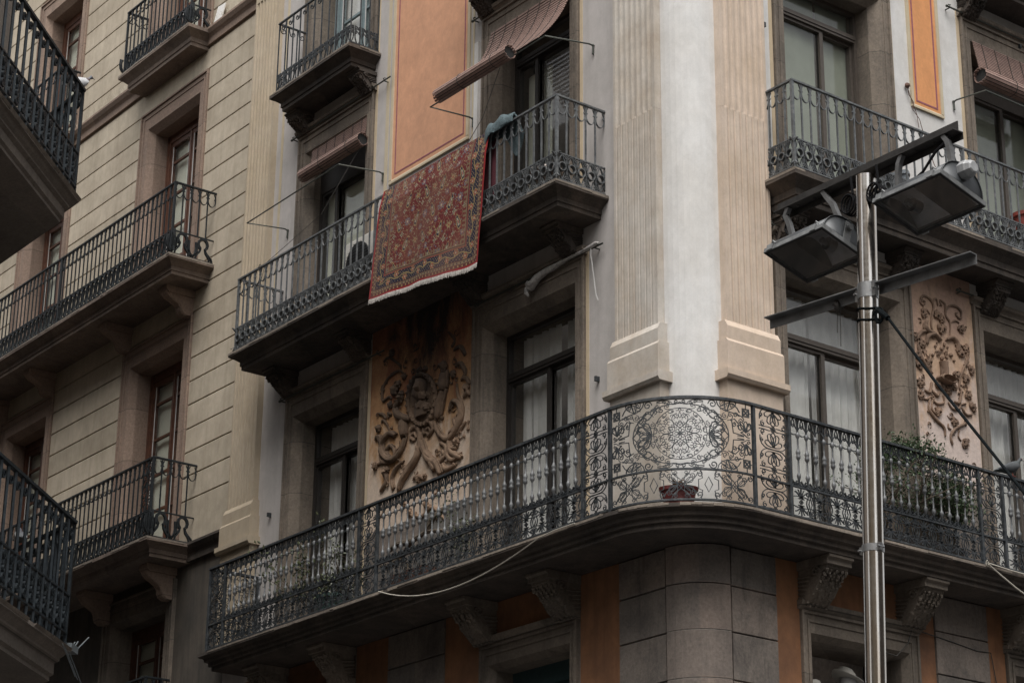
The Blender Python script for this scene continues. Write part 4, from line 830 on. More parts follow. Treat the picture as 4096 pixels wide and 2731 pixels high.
# baluster prototype
bp=[(.006,0),(.010,.01),(.017,.03),(.021,.05),(.017,.065),(.009,.08),(.0085,.19),(.013,.205),(.021,.215),(.0225,.235),(.016,.25),(.022,.262),(.022,.275),(.013,.295),(.0085,.315),(.0085,.40),(.014,.41),(.020,.425),(.020,.445),(.012,.46),(.006,.465)]
mb=MB(); mb.lathe((0,0,0),bp,9); me=D2.meshes.new('baluster'); me.from_pydata(mb.v,[],mb.f); me.materials.append(MT['balu']); me.polygons.foreach_set('use_smooth',[True]*len(me.polygons)); me.set_sharp_from_angle(angle=R(50))
for M,a,b,n in ((LA,-7.18,-4.46,25),(LA,-4.12,-.785,31),(LB,.70,3.24,23),(LB,3.58,6.2,24)):
    us=frange(a,b,n)
    bars(me,M,us[1:-1],0,7.575,BL,name='baluster')
    mb=MB(); gothic(mb,M,us,8.035,ZT-.012); mb.ribbon(M,[(a,8.045),(b,8.045)],.001,.001); mb.build('openwork_frieze',MT['iron'],BL)
    mb=MB(); feet(mb,M,us,ZM,7.59); mb.build('baluster_foot_grille',MT['iron'],BL)
    mb=MB(); palmette_band(mb,M,a+.014,b-.014,max(1,round((b-a)/.235)),ZB,ZM); mb.build('openwork_base_panel',MT['iron'],BL)
mb=MB(); rosette_panel(mb,LARC,.034,1.426,ZM,ZT-.01); mb.build('rosette_panel',MT['iron'],BL)
mb=MB(); dado_panel(mb,LARC,.034,1.426,ZB,ZM); mb.build('openwork_base_panel',MT['iron'],BL)
for M,u in ((FA,-1.89),(FA,-3.19),(FA,-5.72),(FA,-7.05),(FB,1.24),(FB,2.52),(FB,4.03),(FB,5.3)):
    console_m(M,BL,u,u+.27,.44,6.995,6.59,'surround')
# ---------------------------------------------------------------- second floor balconies
def balcony_u(P,M,u0,u1,d,zs0,zs1,zb,zband,zt,mat,sp=.122,open_end=False,indiv=None,cons=(),slabmat='slab',bandfn=None,bm=None,posts=(),label=None,sides='both',r=.0075,hoop=.19):
    s=rect_slab(M,P,u0,u1,d,zs0,zs1,slabmat,openr=open_end)
    if label: s['label']=label
    F=shift(M,0,d); n=max(1,round((u1-u0)/sp)); us=frange(u0,u1,n)
    # side returns as frames: s measured from the wall outwards
    SL=lambda q,w,z:M(u0-w,q,z); SR=lambda q,w,z:M(u1+w,q,z)
    nd=max(2,round(d/sp)); ds=frange(0,d,nd)
    pth=[M(u0,0,0),M(u0,d,0),M(u1,d,0)]+([] if open_end else [M(u1,0,0)])
    for z,w,h,nm in ((zt,.034,.024,'handrail'),(zband,.022,.016,'middle_rail'),(zb,.026,.018,'lower_rail')):
        if z is None: continue
        mb=MB(); rail(mb,pth,z,w,h); mb.build(nm,MT[mat],s)
    me=bm or bar_mesh('railing_bar',r,zt-(zband or zb),MT[mat]); zz=zband or zb
    vis=[u for u in us[1:-1] if indiv is None or indiv[0]<=u<=indiv[1]]; rest=[u for u in us[1:-1] if u not in vis]
    bars(me,F,vis,0,zz,s)
    sd=[('L',SL)]+([] if open_end else [('R',SR)])
    for nm,S in sd: bars(me,S,ds[1:-1] if nm=='L' else ds[1:-1],0,zz,s)
    if rest:
        mb=MB(); [mb.box(F,u-r,u+r,-r,r,zz,zt) for u in rest]; o=mb.build('far_railing_bars',MT[mat],s); o['kind']='stuff'
    for u in [u0]+([] if open_end else [u1])+list(posts):
        mb=MB(); mb.box(F,u-.014,u+.014,-.014,.014,zb-.04,zt); mb.build('post',MT[mat],s)
    if hoop:
        mb=MB(); hoops(mb,F,us,zt-.01,hoop); 
        for nm,S in sd: hoops(mb,S,ds,zt-.01,hoop)
        mb.build('hoop_ornament',MT[mat],s)
    if bandfn:
        mb=MB(); bandfn(mb,F,us,zb+.008,zband-.008)
        for nm,S in sd: bandfn(mb,S,ds,zb+.008,zband-.008)
        mb.build('openwork_base_panel',MT[mat],s)
    return s
BU=balcony_u(CB,FA,-7.33,-1.235,.61,10.55,10.76,10.80,11.085,11.71,'ironU',bandfn=scale_band,posts=(-4.42,),label='long stone balcony of the second floor where the carpet hangs')
for u in (-7.10,-5.56,-3.38,-1.80): console_m(FA,BU,u,u+.21,.36,10.545,10.27,'slab')
BV=balcony_u(CB,FB,.985,9.0,.43,10.46,10.74,10.79,11.09,11.715,'ironU',bandfn=scale_band,open_end=True,indiv=(0,4.4),posts=(3.43,),label='stone balcony of the second floor on the street side behind the floodlights')
for u in (1.08,2.66,4.02,5.5): console_m(FB,BV,u,u+.22,.30,10.455,10.15,'slab')
for k,(M,a,b) in enumerate(((FA,-7.06,-5.41),(FA,-3.31,-1.6),(FB,4.0,5.75))):
    n=9
    s=rect_slab(M,CB,a,b,.40,13.9,14.12,'slab'); F=shift(M,0,.40); SL=lambda q,w,z:M(a-w,q,z); SR=lambda q,w,z:M(b+w,q,z)
    pth=[M(a,0,0),M(a,.40,0),M(b,.40,0),M(b,0,0)]
    for z,w,h,nm in ((15.12,.028,.02,'handrail'),(14.165,.028,.02,'lower_rail')):
        mb=MB(); rail(mb,pth,z,w,h); mb.build(nm,MT['iron'],s)
    us=frange(a,b,n+1); me=bar_mesh('railing_bar',.0065,.955,MT['iron'])
    if k==0: bars(me,F,us,0,14.165,s)
    else:
        mb=MB(); [mb.box(F,u-.0065,u+.0065,-.0065,.0065,14.165,15.12) for u in us]; mb.build('bar_row',MT['iron'],s)
    mb=MB(); [mb.box(S,q-.0065,q+.0065,-.0065,.0065,14.165,15.12) for S in (SL,SR) for q in (.01,.14,.27)]; mb.build('side_bars',MT['iron'],s)
    mb=MB()
    for S,qs in ((F,frange(a,b,14)),(SL,frange(0,.40,4)),(SR,frange(0,.40,4))):
        for q,q2 in zip(qs,qs[1:]):
            c=(q+q2)/2; g=(q2-q)/2
            for t in (1,-1):
                mb.ribbon(S,spiral(c+t*g*.5,14.375,.026,1.3,-90,t,9,.25),.009,.014); mb.ribbon(S,spiral(c+t*g*.45,14.315,.022,1.2,90,-t,8,.3),.009,.014)
                mb.ribbon(S,bez((c+t*g*.2,14.30),(c+t*g*.1,14.25),(c+t*g*.5,14.2),(c+t*g*.75,14.175),4),.009,.012)
                mb.ribbon(S,[(c+t*g*.2,14.40),(c+t*g*.25,14.26)],.008,.012)
    for S,qs in ((F,us),(SL,frange(0,.4,3)),(SR,frange(0,.4,3))): cscrolls(mb,S,qs,15.11,.12,t=.008,d=.012)
    mb.build('scroll_grille',MT['iron'],s)
    for u in (a+.03,b-.25): console_m(M,s,u,u+.22,.28,13.895,13.66,'slab')
# awning brackets and curtain rods
def ubracket(M,pts,r=.009):
    mb=MB(); P=[M(*p) for p in pts]; mb.tube(P,r,6)
    for i,sg in ((0,1),(-1,-1)):
        p=pts[i]; mb.tube([M(p[0],.012,p[2]),M(p[0],.014,p[2]-.10)],.012,6); mb.blob(M(p[0],.012,p[2]),.018,n=6,m=4)
    mb.build('awning_bracket',MT['rod'],CB)
ubracket(FA,[(-5.215,0.01,12.50),(-5.22,.06,12.51),(-5.34,.53,12.51),(-7.42,.50,12.51),(-7.28,.06,12.51),(-7.275,.01,12.50)])
ubracket(FA,[(-1.395,0.01,12.53),(-1.40,.06,12.535),(-1.54,.52,12.53),(-3.54,.53,12.52),(-3.47,.06,12.52),(-3.465,.01,12.51)])
ubracket(FB,[(3.84,.01,12.55),(3.845,.05,12.56),(3.92,.39,12.56),(5.95,.39,12.56),(6.0,.05,12.56),(6.0,.01,12.55)])
for M,a,b,z in ((FA,-7.20,-5.05,13.67),(FA,-3.44,-1.4,13.69),(FA,-7.18,-5.0,10.25),(FA,-3.3,-1.20,10.25),(FB,3.78,5.9,13.68),(FB,3.64,5.9,10.30),(FB,.96,3.1,10.31)):
    mb=MB(); mb.tube([M(a,.06,z),M(b,.06,z)],.010,6)
    for u in (a+.04,b-.12):
        mb.tube([M(u,0,z-.01),M(u,.06,z-.01),M(u,.075,z+.02),M(u,.05,z+.035)],.008,5)
    mb.blob(M(a-.0,.06,z),.018,n=6,m=4); mb.build('curtain_rod',MT['rod'],CB)
mb=MB(); mb.box(FA,-3.435,-3.365,.0,.03,10.8,13.42); mb.build('cable_duct',MT['white'],CB)
for M,u,z in ((FA,-1.34,8.88),(FB,1.03,12.5),(FA,-7.35,8.9),(FA,-7.36,8.3),(FB,5.0,13.6)):
    mb=MB(); mb.box(M,u-.012,u+.012,0,.05,z-.02,z+.03); mb.build('iron_hook',MT['iron'],CB)

# ================================================================== ASHLAR NEIGHBOUR
NB=root('ashlar_building',(-9,0,0),'beige neighbouring house with grooved courses, pink stone window surrounds and red brown windows','building')
XL=[(-11.40,-9.54),(-15.22,-13.5),(-19.1,-17.3)]
LZ=[(8.97,11.83),(12.66,15.39),(16.25,18.86),(5.2,8.33)]
holes=[(a+.1,b-.1,c,d+.05) for a,b in XL for c,d in LZ]
mb=MB(); wall_grid(mb,FA,-22,-8.27,8.9,20.6,holes,w=-.018)
mb.poly([(-22,0,20.6),(-8.27,0,20.6),(-8.27,11,20.6),(-22,11,20.6)]); mb.poly([(-22,0.02,0),(-22,11,0),(-22,11,20.6),(-22,.02,20.6)]); mb.poly([(-22,11,0),(-8.28,11,0),(-8.28,11,20.6),(-22,11,20.6)])
mb.poly([(-8.28,0.03,0),(-8.28,11,0),(-8.28,11,20.6),(-8.28,.03,20.6)]); mb.build('wall',MT['ashlar'],NB,recalc=False)
mb=MB(); wall_grid(mb,FA,-22,-8.27,0,8.9,[(a+.1,b-.1,c,d+.05) for a,b in XL for c,d in LZ[3:]],w=-.018); mb.build('ground_floor_wall',MT['ashlar_low'],NB,recalc=False)
mb=MB(); cz=[8.955]+[9.568+.3214*k for k in range(0,20)]+[16.0,16.245]+[16.56+.33*k for k in range(0,13)]
cz=[z for z in cz if z<=16.0 or z>=16.245]
cz=sorted(set(round(z,3) for z in cz if not (15.8<z<15.99)))
for a,b in zip(cz,cz[1:]):
    if a==16.0: continue
    segs=[(-22,-8.275)]
    for (x0,x1) in XL:
        for (c,d) in LZ[:3]:
            if a<d+.27 and b>c-.02:
                ns=[]
                for s0,s1 in segs:
                    if s0<x0 and x1<s1: ns+=[(s0,x0-.004),(x1+.004,s1)]
                    elif s0<x0<s1: ns.append((s0,x0))
                    else: ns.append((s0,s1))
                segs=ns; break
    for s0,s1 in segs:
        mb.prism(FA,[(-.018,a+.006),(-.004,a+.006),(0,a+.012),(0,b-.016),(-.004,b-.010),(-.018,b-.010)],s0,s1)
mb.build('ashlar_courses',MT['ashlar'],NB)
for z0,z1,nm,sm in ((16.03,16.24,'string_course','surroundL'),(8.74,8.95,'string_course','slab')):
    mb=MB(); h=z1-z0; mb.prism(FA,[(-.02,z0),(.03,z0),(.03,z0+h*.45),(.05,z0+h*.55),(.07,z0+h*.62),(.10,z0+h*.85),(.10,z1),(-.02,z1)],-22,-8.30); mb.build(nm,MT[sm],NB)
for (a,b) in XL:
    for i,(c,d) in enumerate(LZ):
        oa,ob,ot=surround(FA,NB,a,b,c,d,MT['surroundL'] if i<3 else MT['surround'],band=.2,lintel=.27,cornice=False,proud=.012)
        wood_window(FA,NB,oa,ob,c,ot,[d-.52-.50*k for k in range(6)])
def khb(mb,M,us,z0,z1):
    L=us[-1]-us[0]; keyhole_band(mb,M,us[0],us[-1],max(1,round(L/.25)),z0,z1)
NM=balcony_u(NB,FA,-20.5,-9.14,.60,12.42,12.645,12.675,12.99,13.66,'ironL',indiv=(-14.6,0),bandfn=khb,posts=(-12.33,-16.3),slabmat='slabL',sp=.12,hoop=.20,label='long pinkish stone balcony of the middle floor')
NL=balcony_u(NB,FA,-20.5,-9.20,.60,8.73,8.94,8.965,9.29,9.965,'ironL',indiv=(-11.9,0),bandfn=khb,posts=(-16.3,),slabmat='slabL',sp=.12,hoop=.20,label='lower long stone balcony beside the shade darkened wall')
mb=MB(); leaf_panel(mb,shift(FA,0,.60),-9.47,-9.22,8.97,9.95,4); mb.build('narrow_openwork_panel',MT['ironL'],NL)
for (a,b) in XL:
    s=balcony_u(NB,FA,a-.04,b-.02,.33,15.97,16.22,16.24,16.55,17.24,'ironL',bandfn=khb,slabmat='slabL',sp=.12,indiv=(-13,0),hoop=.16)
    for u in (a+.02,b-.17):
        console_l(FA,NM,u,u+.15,.42,12.415,12.08,'surroundL'); console_l(FA,NL,u,u+.15,.42,8.725,8.33,'surroundL')
s=balcony_u(NB,FA,-11.3,-9.55,.32,6.1,6.3,6.33,6.62,7.33,'ironL',bandfn=khb,slabmat='slab',sp=.12,indiv=(0,1),hoop=.16)
mb=MB(); mb.box(FA,-12.9,-8.3,0,.006,8.0,8.01)
# ================================================================== OPPOSITE BLOCK (far left, over the side street)
OB=root('chamfered_building',(-6,-8,0),'pale stone house on the opposite street corner whose dark railed balconies jut into the view','building')
CW=Vector((-4.136,-5.135)); Q1=CW+Vector((.7071,-.7071))*4.6
def wallpoly(mb,p,q,z0,z1): mb.poly([(p[0],p[1],z0),(q[0],q[1],z0),(q[0],q[1],z1),(p[0],p[1],z1)])
mb=MB(); pts=[(-24,-5.135),(CW.x,CW.y),(Q1.x,Q1.y),(Q1.x,-26),(-24,-26)]
for i in range(5): wallpoly(mb,pts[i],pts[(i+1)%5],0,16.5)  # top is out of view, its height shaped for light on the beige house
mb.poly([(x,y,16.5) for x,y in pts]); mb.build('wall',MT['slabC'],OB,recalc=False)
for (P0,zs0,zs1,zb,zband,zt,wid) in ((PCu,10.16,10.42,10.545,10.90,11.59,.03),(PCl,5.80,6.10,6.245,6.59,7.285,.03)):
    rings=[];zz=[]
    prof=[(-.16,0),(-.10,.0),(-.10,.03),(-.07,.05),(-.07,.14),(-.03,.16),(-.03,.18),(.0,.20),(.02,.225),(.05,.23),(.05,.26)]
    k=(zs1-zs0)/.26
    for o,z in prof:
        c=P0+Vector((.4142*o,o)); e=P0-CD*4.8+CN*o; e2=e-CN*1.4
        rings.append([(-23,-5.3),(-23,P0.y+o),(c.x,c.y),(e.x,e.y),(e2.x,e2.y),(CW.x-.1,CW.y-.3)]); zz.append(zs0+z*k)
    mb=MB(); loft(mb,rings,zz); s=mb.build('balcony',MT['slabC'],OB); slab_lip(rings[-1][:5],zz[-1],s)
    X,Y=FCx(P0),FCy(P0); pth=[(-22,P0.y),(P0.x,P0.y),(P0.x-CD.x*4.7,P0.y-CD.y*4.7)]
    for z,w,h,nm in ((zt,.05,.035,'handrail'),(zband,.03,.022,'middle_rail'),(zb,.034,.022,'lower_rail')):
        mb=MB(); rail(mb,pth,z,w,h); mb.build(nm,MT['ironC'],s)
    me=bar_mesh('railing_bar',.0115,zt-zs1,MT['ironC']); sp=.176
    us=frange(0,sp*26,26); ys=frange(0,sp*24,24)
    bars(me,X,us[1:15],0,zs1,s); bars(me,Y,[u for u in ys[1:16]],0,zs1,s)
    mb=MB(); [mb.box(M,u-.011,u+.011,-.011,.011,zs1,zt) for M,l in ((X,us[15:]),(Y,ys[16:])) for u in l]; o=mb.build('far_railing_bars',MT['ironC'],s); o['kind']='stuff'
    mb=MB(); mb.box(X,-.014,.014,-.014,.014,zs1-.0,zt); mb.box(X,.20,.222,-.012,.012,zs1,zt); mb.build('post',MT['ironC'],s)
    mb=MB()
    for M,l in ((X,us),(Y,ys)): cscrolls(mb,M,l,zt-.02,.15,t=.014,d=.024); scroll_band(mb,M,l,zb+.012,zband-.012,t=.015,d=.028)
    mb.build('scroll_grille',MT['ironC'],s)
# a few windows on the chamfer so that the block reads as a house from the side
for z in (1.2,6.2,10.6):
    M=FCx(CW); mb=MB(); mb.box(M,1.6,3.0,-.01,.05,z,z+2.8); w=mb.build('window_surround',MT['surround'],OB)
    mb=MB(); mb.box(M,1.75,2.85,.04,.056,z,z+2.65); mb.build('window',MT['frame'],w)

# ================================================================== UNSEEN HOUSES ADDED BEHIND THE VIEWER (they cut the low sky light)
def block(loc,label,pts,h,wins,mat):
    rt=root('light_blocking_house',loc,label,'building'); mb=MB(); n=len(pts)
    for i in range(n): wallpoly(mb,pts[i],pts[(i+1)%n],0,h)
    mb.poly([(x,y,h) for x,y in pts]); mb.build('wall',mat,rt,recalc=False)
    for M,u0,u1 in wins:
        k=int((u1-u0)/2.8)
        for i in range(k):
            for z in (4.2,7.9,11.5,15.1):
                a=u0+(i+.5)*(u1-u0)/k; mb=MB(); mb.box(M,a-.75,a+.75,-.01,.08,z-.1,z+2.6); w=mb.build('window_surround',MT['surround'],rt); mb=MB(); mb.box(M,a-.55,a+.55,.07,.085,z,z+2.4); mb.build('window',MT['frame'],w)
                if i%2: mb=MB(); mb.box(M,a-1,a+1,0,.6,z-.3,z-.11); mb.build('balcony',MT['slab'],rt)
block((28,8,0),'unseen sand coloured house added across the street to block low sky light',[(20,-2),(34,-2),(34,40),(20,40)],19,[(lambda u,w,z:(20-w,u,z),-1,38)],MT['surround'])
block((28,-24,0),'unseen pale house added beyond the crossing to block low sky light',[(22,-17),(40,-17),(40,-40),(4,-40),(4,-24),(15,-24)],19,[(lambda u,w,z:(u,-24+w,z),4.5,14.5)],MT['ashlar'])
SUNE,SKYE,EXPO=2.3,.11,0.64
# ================================================================== LOOSE THINGS
# ---- carpet, woven pattern in a colour attribute
def rug():
    NU,NV=300,232; W,H=1.93,1.38
    u=(np.arange(NU+1)/NU)[None,:]*W; v=(np.arange(NV+1)/NV)[:,None]*H   # v measured from the top
    U=np.broadcast_to(u,(NV+1,NU+1)).copy(); V=np.broadcast_to(v,(NV+1,NU+1)).copy()
    rng=np.random.default_rng(3)
    red=np.array([.13,.02,.018]); navy=np.array([.018,.022,.042]); gold=np.array([.33,.22,.10]); tan=np.array([.20,.13,.08]); cream=np.array([.42,.34,.24]); blue=np.array([.12,.145,.17]); rose=np.array([.27,.06,.045]); dark=np.array([.07,.03,.03])
    col=np.zeros((NV+1,NU+1,3)); col[:]=red
    def put(mask,c,a=1.0): col[mask]=col[mask]*(1-a)+c*a
    # field: small flowers everywhere, paisleys and rosettes on a lattice
    def motif(cx,cy,s,fl,kind):
        x=(U-cx)*fl; y=(V-cy)
        if kind=='p':   # paisley: drop with curled tip
            a=.5; xr=x*math.cos(a)-y*math.sin(a); yr=x*math.sin(a)+y*math.cos(a)
            xr=xr-.35*(yr/s)**2*s*np.sign(-yr)*.5
            wid=np.clip(.36*(1+yr/s)*np.sqrt(np.clip(1-yr/s,0,2)),0,1)*s
            m=(np.abs(xr)<wid)&(np.abs(yr)<s)
            put(m,gold); put((np.abs(xr)<wid*.72)&(yr>-s*.75)&(yr<s*.85),navy); put((np.abs(xr)<wid*.40)&(yr>-s*.4)&(yr<s*.6),cream*.8); put((np.abs(xr)<wid*.2)&(yr>-s*.1)&(yr<s*.35),rose)
        else:
            rr=np.hypot(x,y); th=np.arctan2(y,x); k={'r':6,'f':8,'d':4}[kind]
            pet=s*(.75+.25*np.cos(k*th))
            put(rr<pet,{'r':tan,'f':blue,'d':cream*.75}[kind]); put(rr<pet*.6,{'r':gold,'f':rose,'d':navy}[kind]); put(rr<s*.25,{'r':rose,'f':cream,'d':gold}[kind])
    n=2000; px=rng.uniform(0,W,n); py=rng.uniform(0,H,n); cs=[rose,tan,blue,gold,dark,tan*1.2,cream*.7]
    for i in range(n):
        r=rng.uniform(.004,.010); x0=int(max(0,(px[i]-.02)/W*NU)); x1=int(min(NU,(px[i]+.02)/W*NU)+1); y0=int(max(0,(py[i]-.02)/H*NV)); y1=int(min(NV,(py[i]+.02)/H*NV)+1)
        m=np.hypot(U[y0:y1,x0:x1]-px[i],V[y0:y1,x0:x1]-py[i])<r; col[y0:y1,x0:x1][m]=cs[i%7]
    g=np.abs(np.sin((U*1.0+V*.6)*46)+np.sin((U*.7-V)*52)+.6*np.sin(U*83+V*31)); put(g<.20,tan*1.1,.8)
    PX=.32; PY=.275; k=0
    for j in range(-1,7):
        for i in range(-1,8):
            cx=.10+PX*(i+.5*(j%2)); cy=.05+PY*j*.5*1.0
            cy=.06+PY*j*.95
            motif(cx,cy,.092,1 if (i+j)%2 else -1,'p'); motif(cx+PX*.5,cy,.052,1,'r' if j%2 else 'f'); motif(cx+PX*.25,cy+PY*.48,.036,1,'f' if (i+j)%3 else 'd'); motif(cx-PX*.22,cy+PY*.42,.030,1,'d')
    # borders by distance to the outer edge (left, right, bottom; top folds over the rail)
    dl=U; dr=W-U; db=H-V; d=np.minimum(np.minimum(dl,dr),db+.0)
    put(d<.275,tan); put((d<.262)&(d>.250),dark)
    B=(d<.245)&(d>.095); put(B,navy)
    sd=np.where(db<=np.minimum(dl,dr),0,1); t=np.where(sd==0,U,V); q=d-.17
    wav=.020*np.sin(t*2*PI/.27+np.where(dr<dl,1.2,0)); put(B&(np.abs(q-wav)<.006),gold*.9)
    for ph,rr,cc in ((.0675,.044,rose),(.2025,.044,rose)):
        tt=((t-ph+.27*8)%.27); tt=np.minimum(tt,.27-tt); s=np.where(ph<.1,-1,1)*.030
        r=np.hypot(tt,q-s); th=np.arctan2(q-s,tt); put(B&(r<rr*(.8+.2*np.cos(6*th))),gold*.9); put(B&(r<rr*.62),cc); put(B&(r<rr*.28),cream*.8)
    sp=np.sin(t*2*PI/.045)*np.sin(q*2*PI/.04+t*20); put(B&(sp>.45)&(np.abs(q-wav)>.016),tan)
    G1=(d<=.095)&(d>.060); put(G1,tan*1.05); tt=(t%.05); put(G1&(np.hypot(tt-.025,d-.077)<.009),navy); put((d<=.245)&(d>.236),rose*.8); put((d<=.102)&(d>.094),dark)
    put((d<=.060)&(d>.028),dark*.9+red*.3); tt=(t%.06); put((d<=.058)&(d>.030)&(np.hypot(tt-.03,d-.044)<.010),gold)
    put(d<=.028,np.array([.27,.015,.025]))
    put((d<.32)&(d>.275)&(np.sin(t*2*PI/.05)>.2),tan*.9)
    # worn, faded pile: broad pale patches
    f=np.zeros_like(U)
    for k in range(7): f+=np.sin(U*rng.uniform(2,7)+V*rng.uniform(-7,7)+rng.uniform(0,6))
    f=np.clip((f/7+.10)*1.2,0,.30)[...,None]; col=col*(1-f)+np.array([.22,.12,.09])*f
    col=np.clip((col-.07)*1.2+.06,.006,1)*np.array([.78,.86,.88]); col*=(.86+.28*rng.random((NV+1,NU+1,1)))
    tl,tr,bl,br=Vector((-4.205,0,11.72)),Vector((-2.282,0,11.71)),Vector((-4.318,0,10.475)),Vector((-2.395,0,10.262))
    vs=[];NF=14
    for j in range(-NF,NV+1):
        t=max(0,j)/NV
        for i in range(NU+1):
            s=i/NU; p=(tl.lerp(tr,s)).lerp(bl.lerp(br,s),t)
            fold=.020*math.sin(s*11+.8)*(.15+.85*t)+.010*math.sin(s*23+t*3)*(t*.7+.2)
            y=-.652-.035*min(1,t*6)-fold-.025*t
            z=p.z-.012*math.sin(s*9+1)*t
            if j<0:   # over the rail and down inside
                q=-j/NF
                if q<.3: a=q/.3*PI; y=-.61-.036*math.cos(a); z=p.z+.018*math.sin(a)+.002
                else: y=-.574+.004*math.sin(s*14); z=p.z-(q-.3)/.7*.75
            vs.append((p.x+.004*math.sin(t*17+s*4)*t,y,z))
    fs=[]; w=NU+1
    for j in range(NV+NF):
        for i in range(NU): a=j*w+i; fs.append((a,a+1,a+w+1,a+w))
    org=Vector((-3.3,-.65,10.3)); me=D2.meshes.new('carpet'); me.from_pydata([tuple(Vector(v)-org) for v in vs],[],fs)
    at=me.color_attributes.new('weave','FLOAT_COLOR','POINT'); full=np.ones((NV+1+NF,NU+1,4)); full[NF:,:,:3]=col; full[:NF,:,:3]=np.array([.10,.02,.03])
    at.data.foreach_set('color',full.astype(np.float32).ravel()); me.polygons.foreach_set('use_smooth',[True]*len(me.polygons))
    m,nt,b=node_mat('woven carpet',.95); a=nt.nodes.new('ShaderNodeAttribute'); a.attribute_name='weave'
    g=noise_tex(nt,(1,1,1),180,3,.7); nt.links.new(mixc(nt,1.0,a.outputs['Color'],ramp(nt,g,.3,.7,(.72,.72,.72,1),(1.25,1.25,1.25,1)),'MULTIPLY'),b.inputs['Base Color']); bump(nt,b,g,.5,.004)
    me.materials.append(m); o=D2.objects.new('carpet',me); COL.objects.link(o); ORG[o.name]=org; o.location=org
    tag(o,'red and navy oriental carpet with white fringe hung over the balcony rail','carpet')
    fr=MB(); rnd=random.Random(2)
    for i in range(230):
        s=(i+rnd.random()*.8)/230; p=bl.lerp(br,s); y=-.712-.020*math.sin(s*11+.8)-.010*math.sin(s*23+3)*.9; z=p.z-.012*math.sin(s*9+1)
        L=.038+.018*rnd.random(); dx=rnd.uniform(-.012,.006)
        fr.tube([(p.x,y,z+.004),(p.x+dx*.5,y-.004,z-L*.5),(p.x+dx,y-rnd.random()*.006,z-L)],.0045,4)
    fr.build('fringe',simple('white wool fringe',(.38,.35,.32),.95),o)
rug()
# ---- blanket thrown over the rail
def cloth():
    m=simple('blue grey fleece',(.075,.105,.115),.98,var=.45,freq=55,bumps=.9)
    mb=MB(); sm=lambda x:x*x*(3-2*x)
    def fn(a,c):   # a along the rail, c across: outside .. over .. inside
        x=-2.375+.46*a; puff=math.sin(PI*min(1,max(0,a*.96+.03)))**.6; r=.035+.045*puff+.010*math.sin(a*8+c*5)
        if c<.5:
            k=(.5-c)*2; drop=(.055+.10*math.exp(-((a-.02)/.12)**2)+.05*(1-a))*sm(k)
            return (x,-.61-r*math.sin(PI/2*min(1,k*1.6))*(1-.25*k)-.01*math.sin(a*6),11.735+r*math.cos(PI/2*min(1,k*1.6))-drop+.02*math.sin(a*14)*(1-k))
        k=(c-.5)*2; drop=(.10+.30*math.exp(-((a-.74)/.24)**2))*sm(k)
        return (x+.10*k*a,-.61+r*math.sin(PI/2*min(1,k*2))*.9+.02*math.sin(a*7+2)*k,11.735+r*math.cos(PI/2*min(1,k*1.6))-drop)
    mb.sheet(fn,56,44)
    o=mb.build('blanket',m,None,smooth=True,recalc=False); md=o.modifiers.new('thick','SOLIDIFY'); md.thickness=.014
    tx=D2.textures.new('fluff','CLOUDS'); tx.noise_scale=.03; d=o.modifiers.new('fluff','DISPLACE'); d.texture=tx; d.strength=.012
    tag(o,'blue grey fleece blanket thrown over the balcony rail beside the carpet','blanket')
cloth()
# ---- roller blinds of thin slats
def slats(mb,M,pt,n,u0,u1,t=.007,gap=.40):
    """pt(k) gives (w,z) down the sheet"""
    for k in range(n):
        a=pt(k/n); b=pt((k+1-gap)/n); 
        d=Vector((b[0]-a[0],b[1]-a[1])); l=d.length or 1; nx,nz=-d.y/l*t,d.x/l*t
        ua,ub=u0(k/n),u1(k/n)
        mb.quadstrip([[M(u,a[0],a[1]),M(u,b[0],b[1]),M(u,b[0]+nx,b[1]+nz),M(u,a[0]+nx,a[1]+nz)] for u in (ua,ub)])
def blind(label,M,sheet,n,u0,u1,roll,ru0,ru1,rr,cords,tilt=0):
    mb=MB(); slats(mb,M,sheet,n,u0,u1); o=mb.build('roller_blind',MT['slat'],None); tag(o,label,'blind','rolled slat blinds on the window fronts')
    r=MB(); m=15
    for k in range(m):     # spiral roll of slats
        a=2*PI*k/m*1.0; a2=2*PI*(k+.74)/m
        for q,(ra) in enumerate((rr,)):
            P=[(roll[0]+ra*math.cos(a),roll[1]+ra*math.sin(a)),(roll[0]+ra*math.cos(a2),roll[1]+ra*math.sin(a2)),(roll[0]+ra*.93*math.cos(a2),roll[1]+ra*.93*math.sin(a2)),(roll[0]+ra*.93*math.cos(a),roll[1]+ra*.93*math.sin(a))]
            dz=tilt*rr; r.quadstrip([[M(ru0+.01*math.sin(k),w,z-dz) for w,z in P],[M(ru1+.008*math.sin(k*2.1),w,z+dz) for w,z in P]])
    r.build('roll',MT['slat'],o)
    r=MB(); r.tube([M(ru0+.03,roll[0],roll[1]),M(ru1-.03,roll[0],roll[1])],rr*.88,14); r.build('roll_core',MT['room'],o)
    c=MB()
    for f in cords:
        uu=u0(0)+(u1(0)-u0(0))*f; vv=u0(1)+(u1(1)-u0(1))*f
        c.tube([M(uu+(vv-uu)*t,sheet(t)[0]+.012,sheet(t)[1]) for t in frange(0,1,10)],.0035,4)
    for f in (.35,.8):
        uu=ru0+(ru1-ru0)*f; c.tube([M(uu,roll[0]+(rr+.004)*math.cos(a),roll[1]+(rr+.004)*math.sin(a)) for a in frange(-PI*.6,PI*.7,12)],.004,4)
    c.build('cord',MT['cordm'],o)
blind('short slat blind rolled up tight at the top of the window above the bird rail',FA,lambda t:(.0+.04*t*t,13.40-.32*t),13,lambda t:-6.80,lambda t:-5.60,(.10,13.04),-6.84,-5.52,.082,(.12,.28,.44,.6,.76,.92))
D2.objects['roller_blind']['label']='slat blind rolled up tight inside the window left of the orange panel'
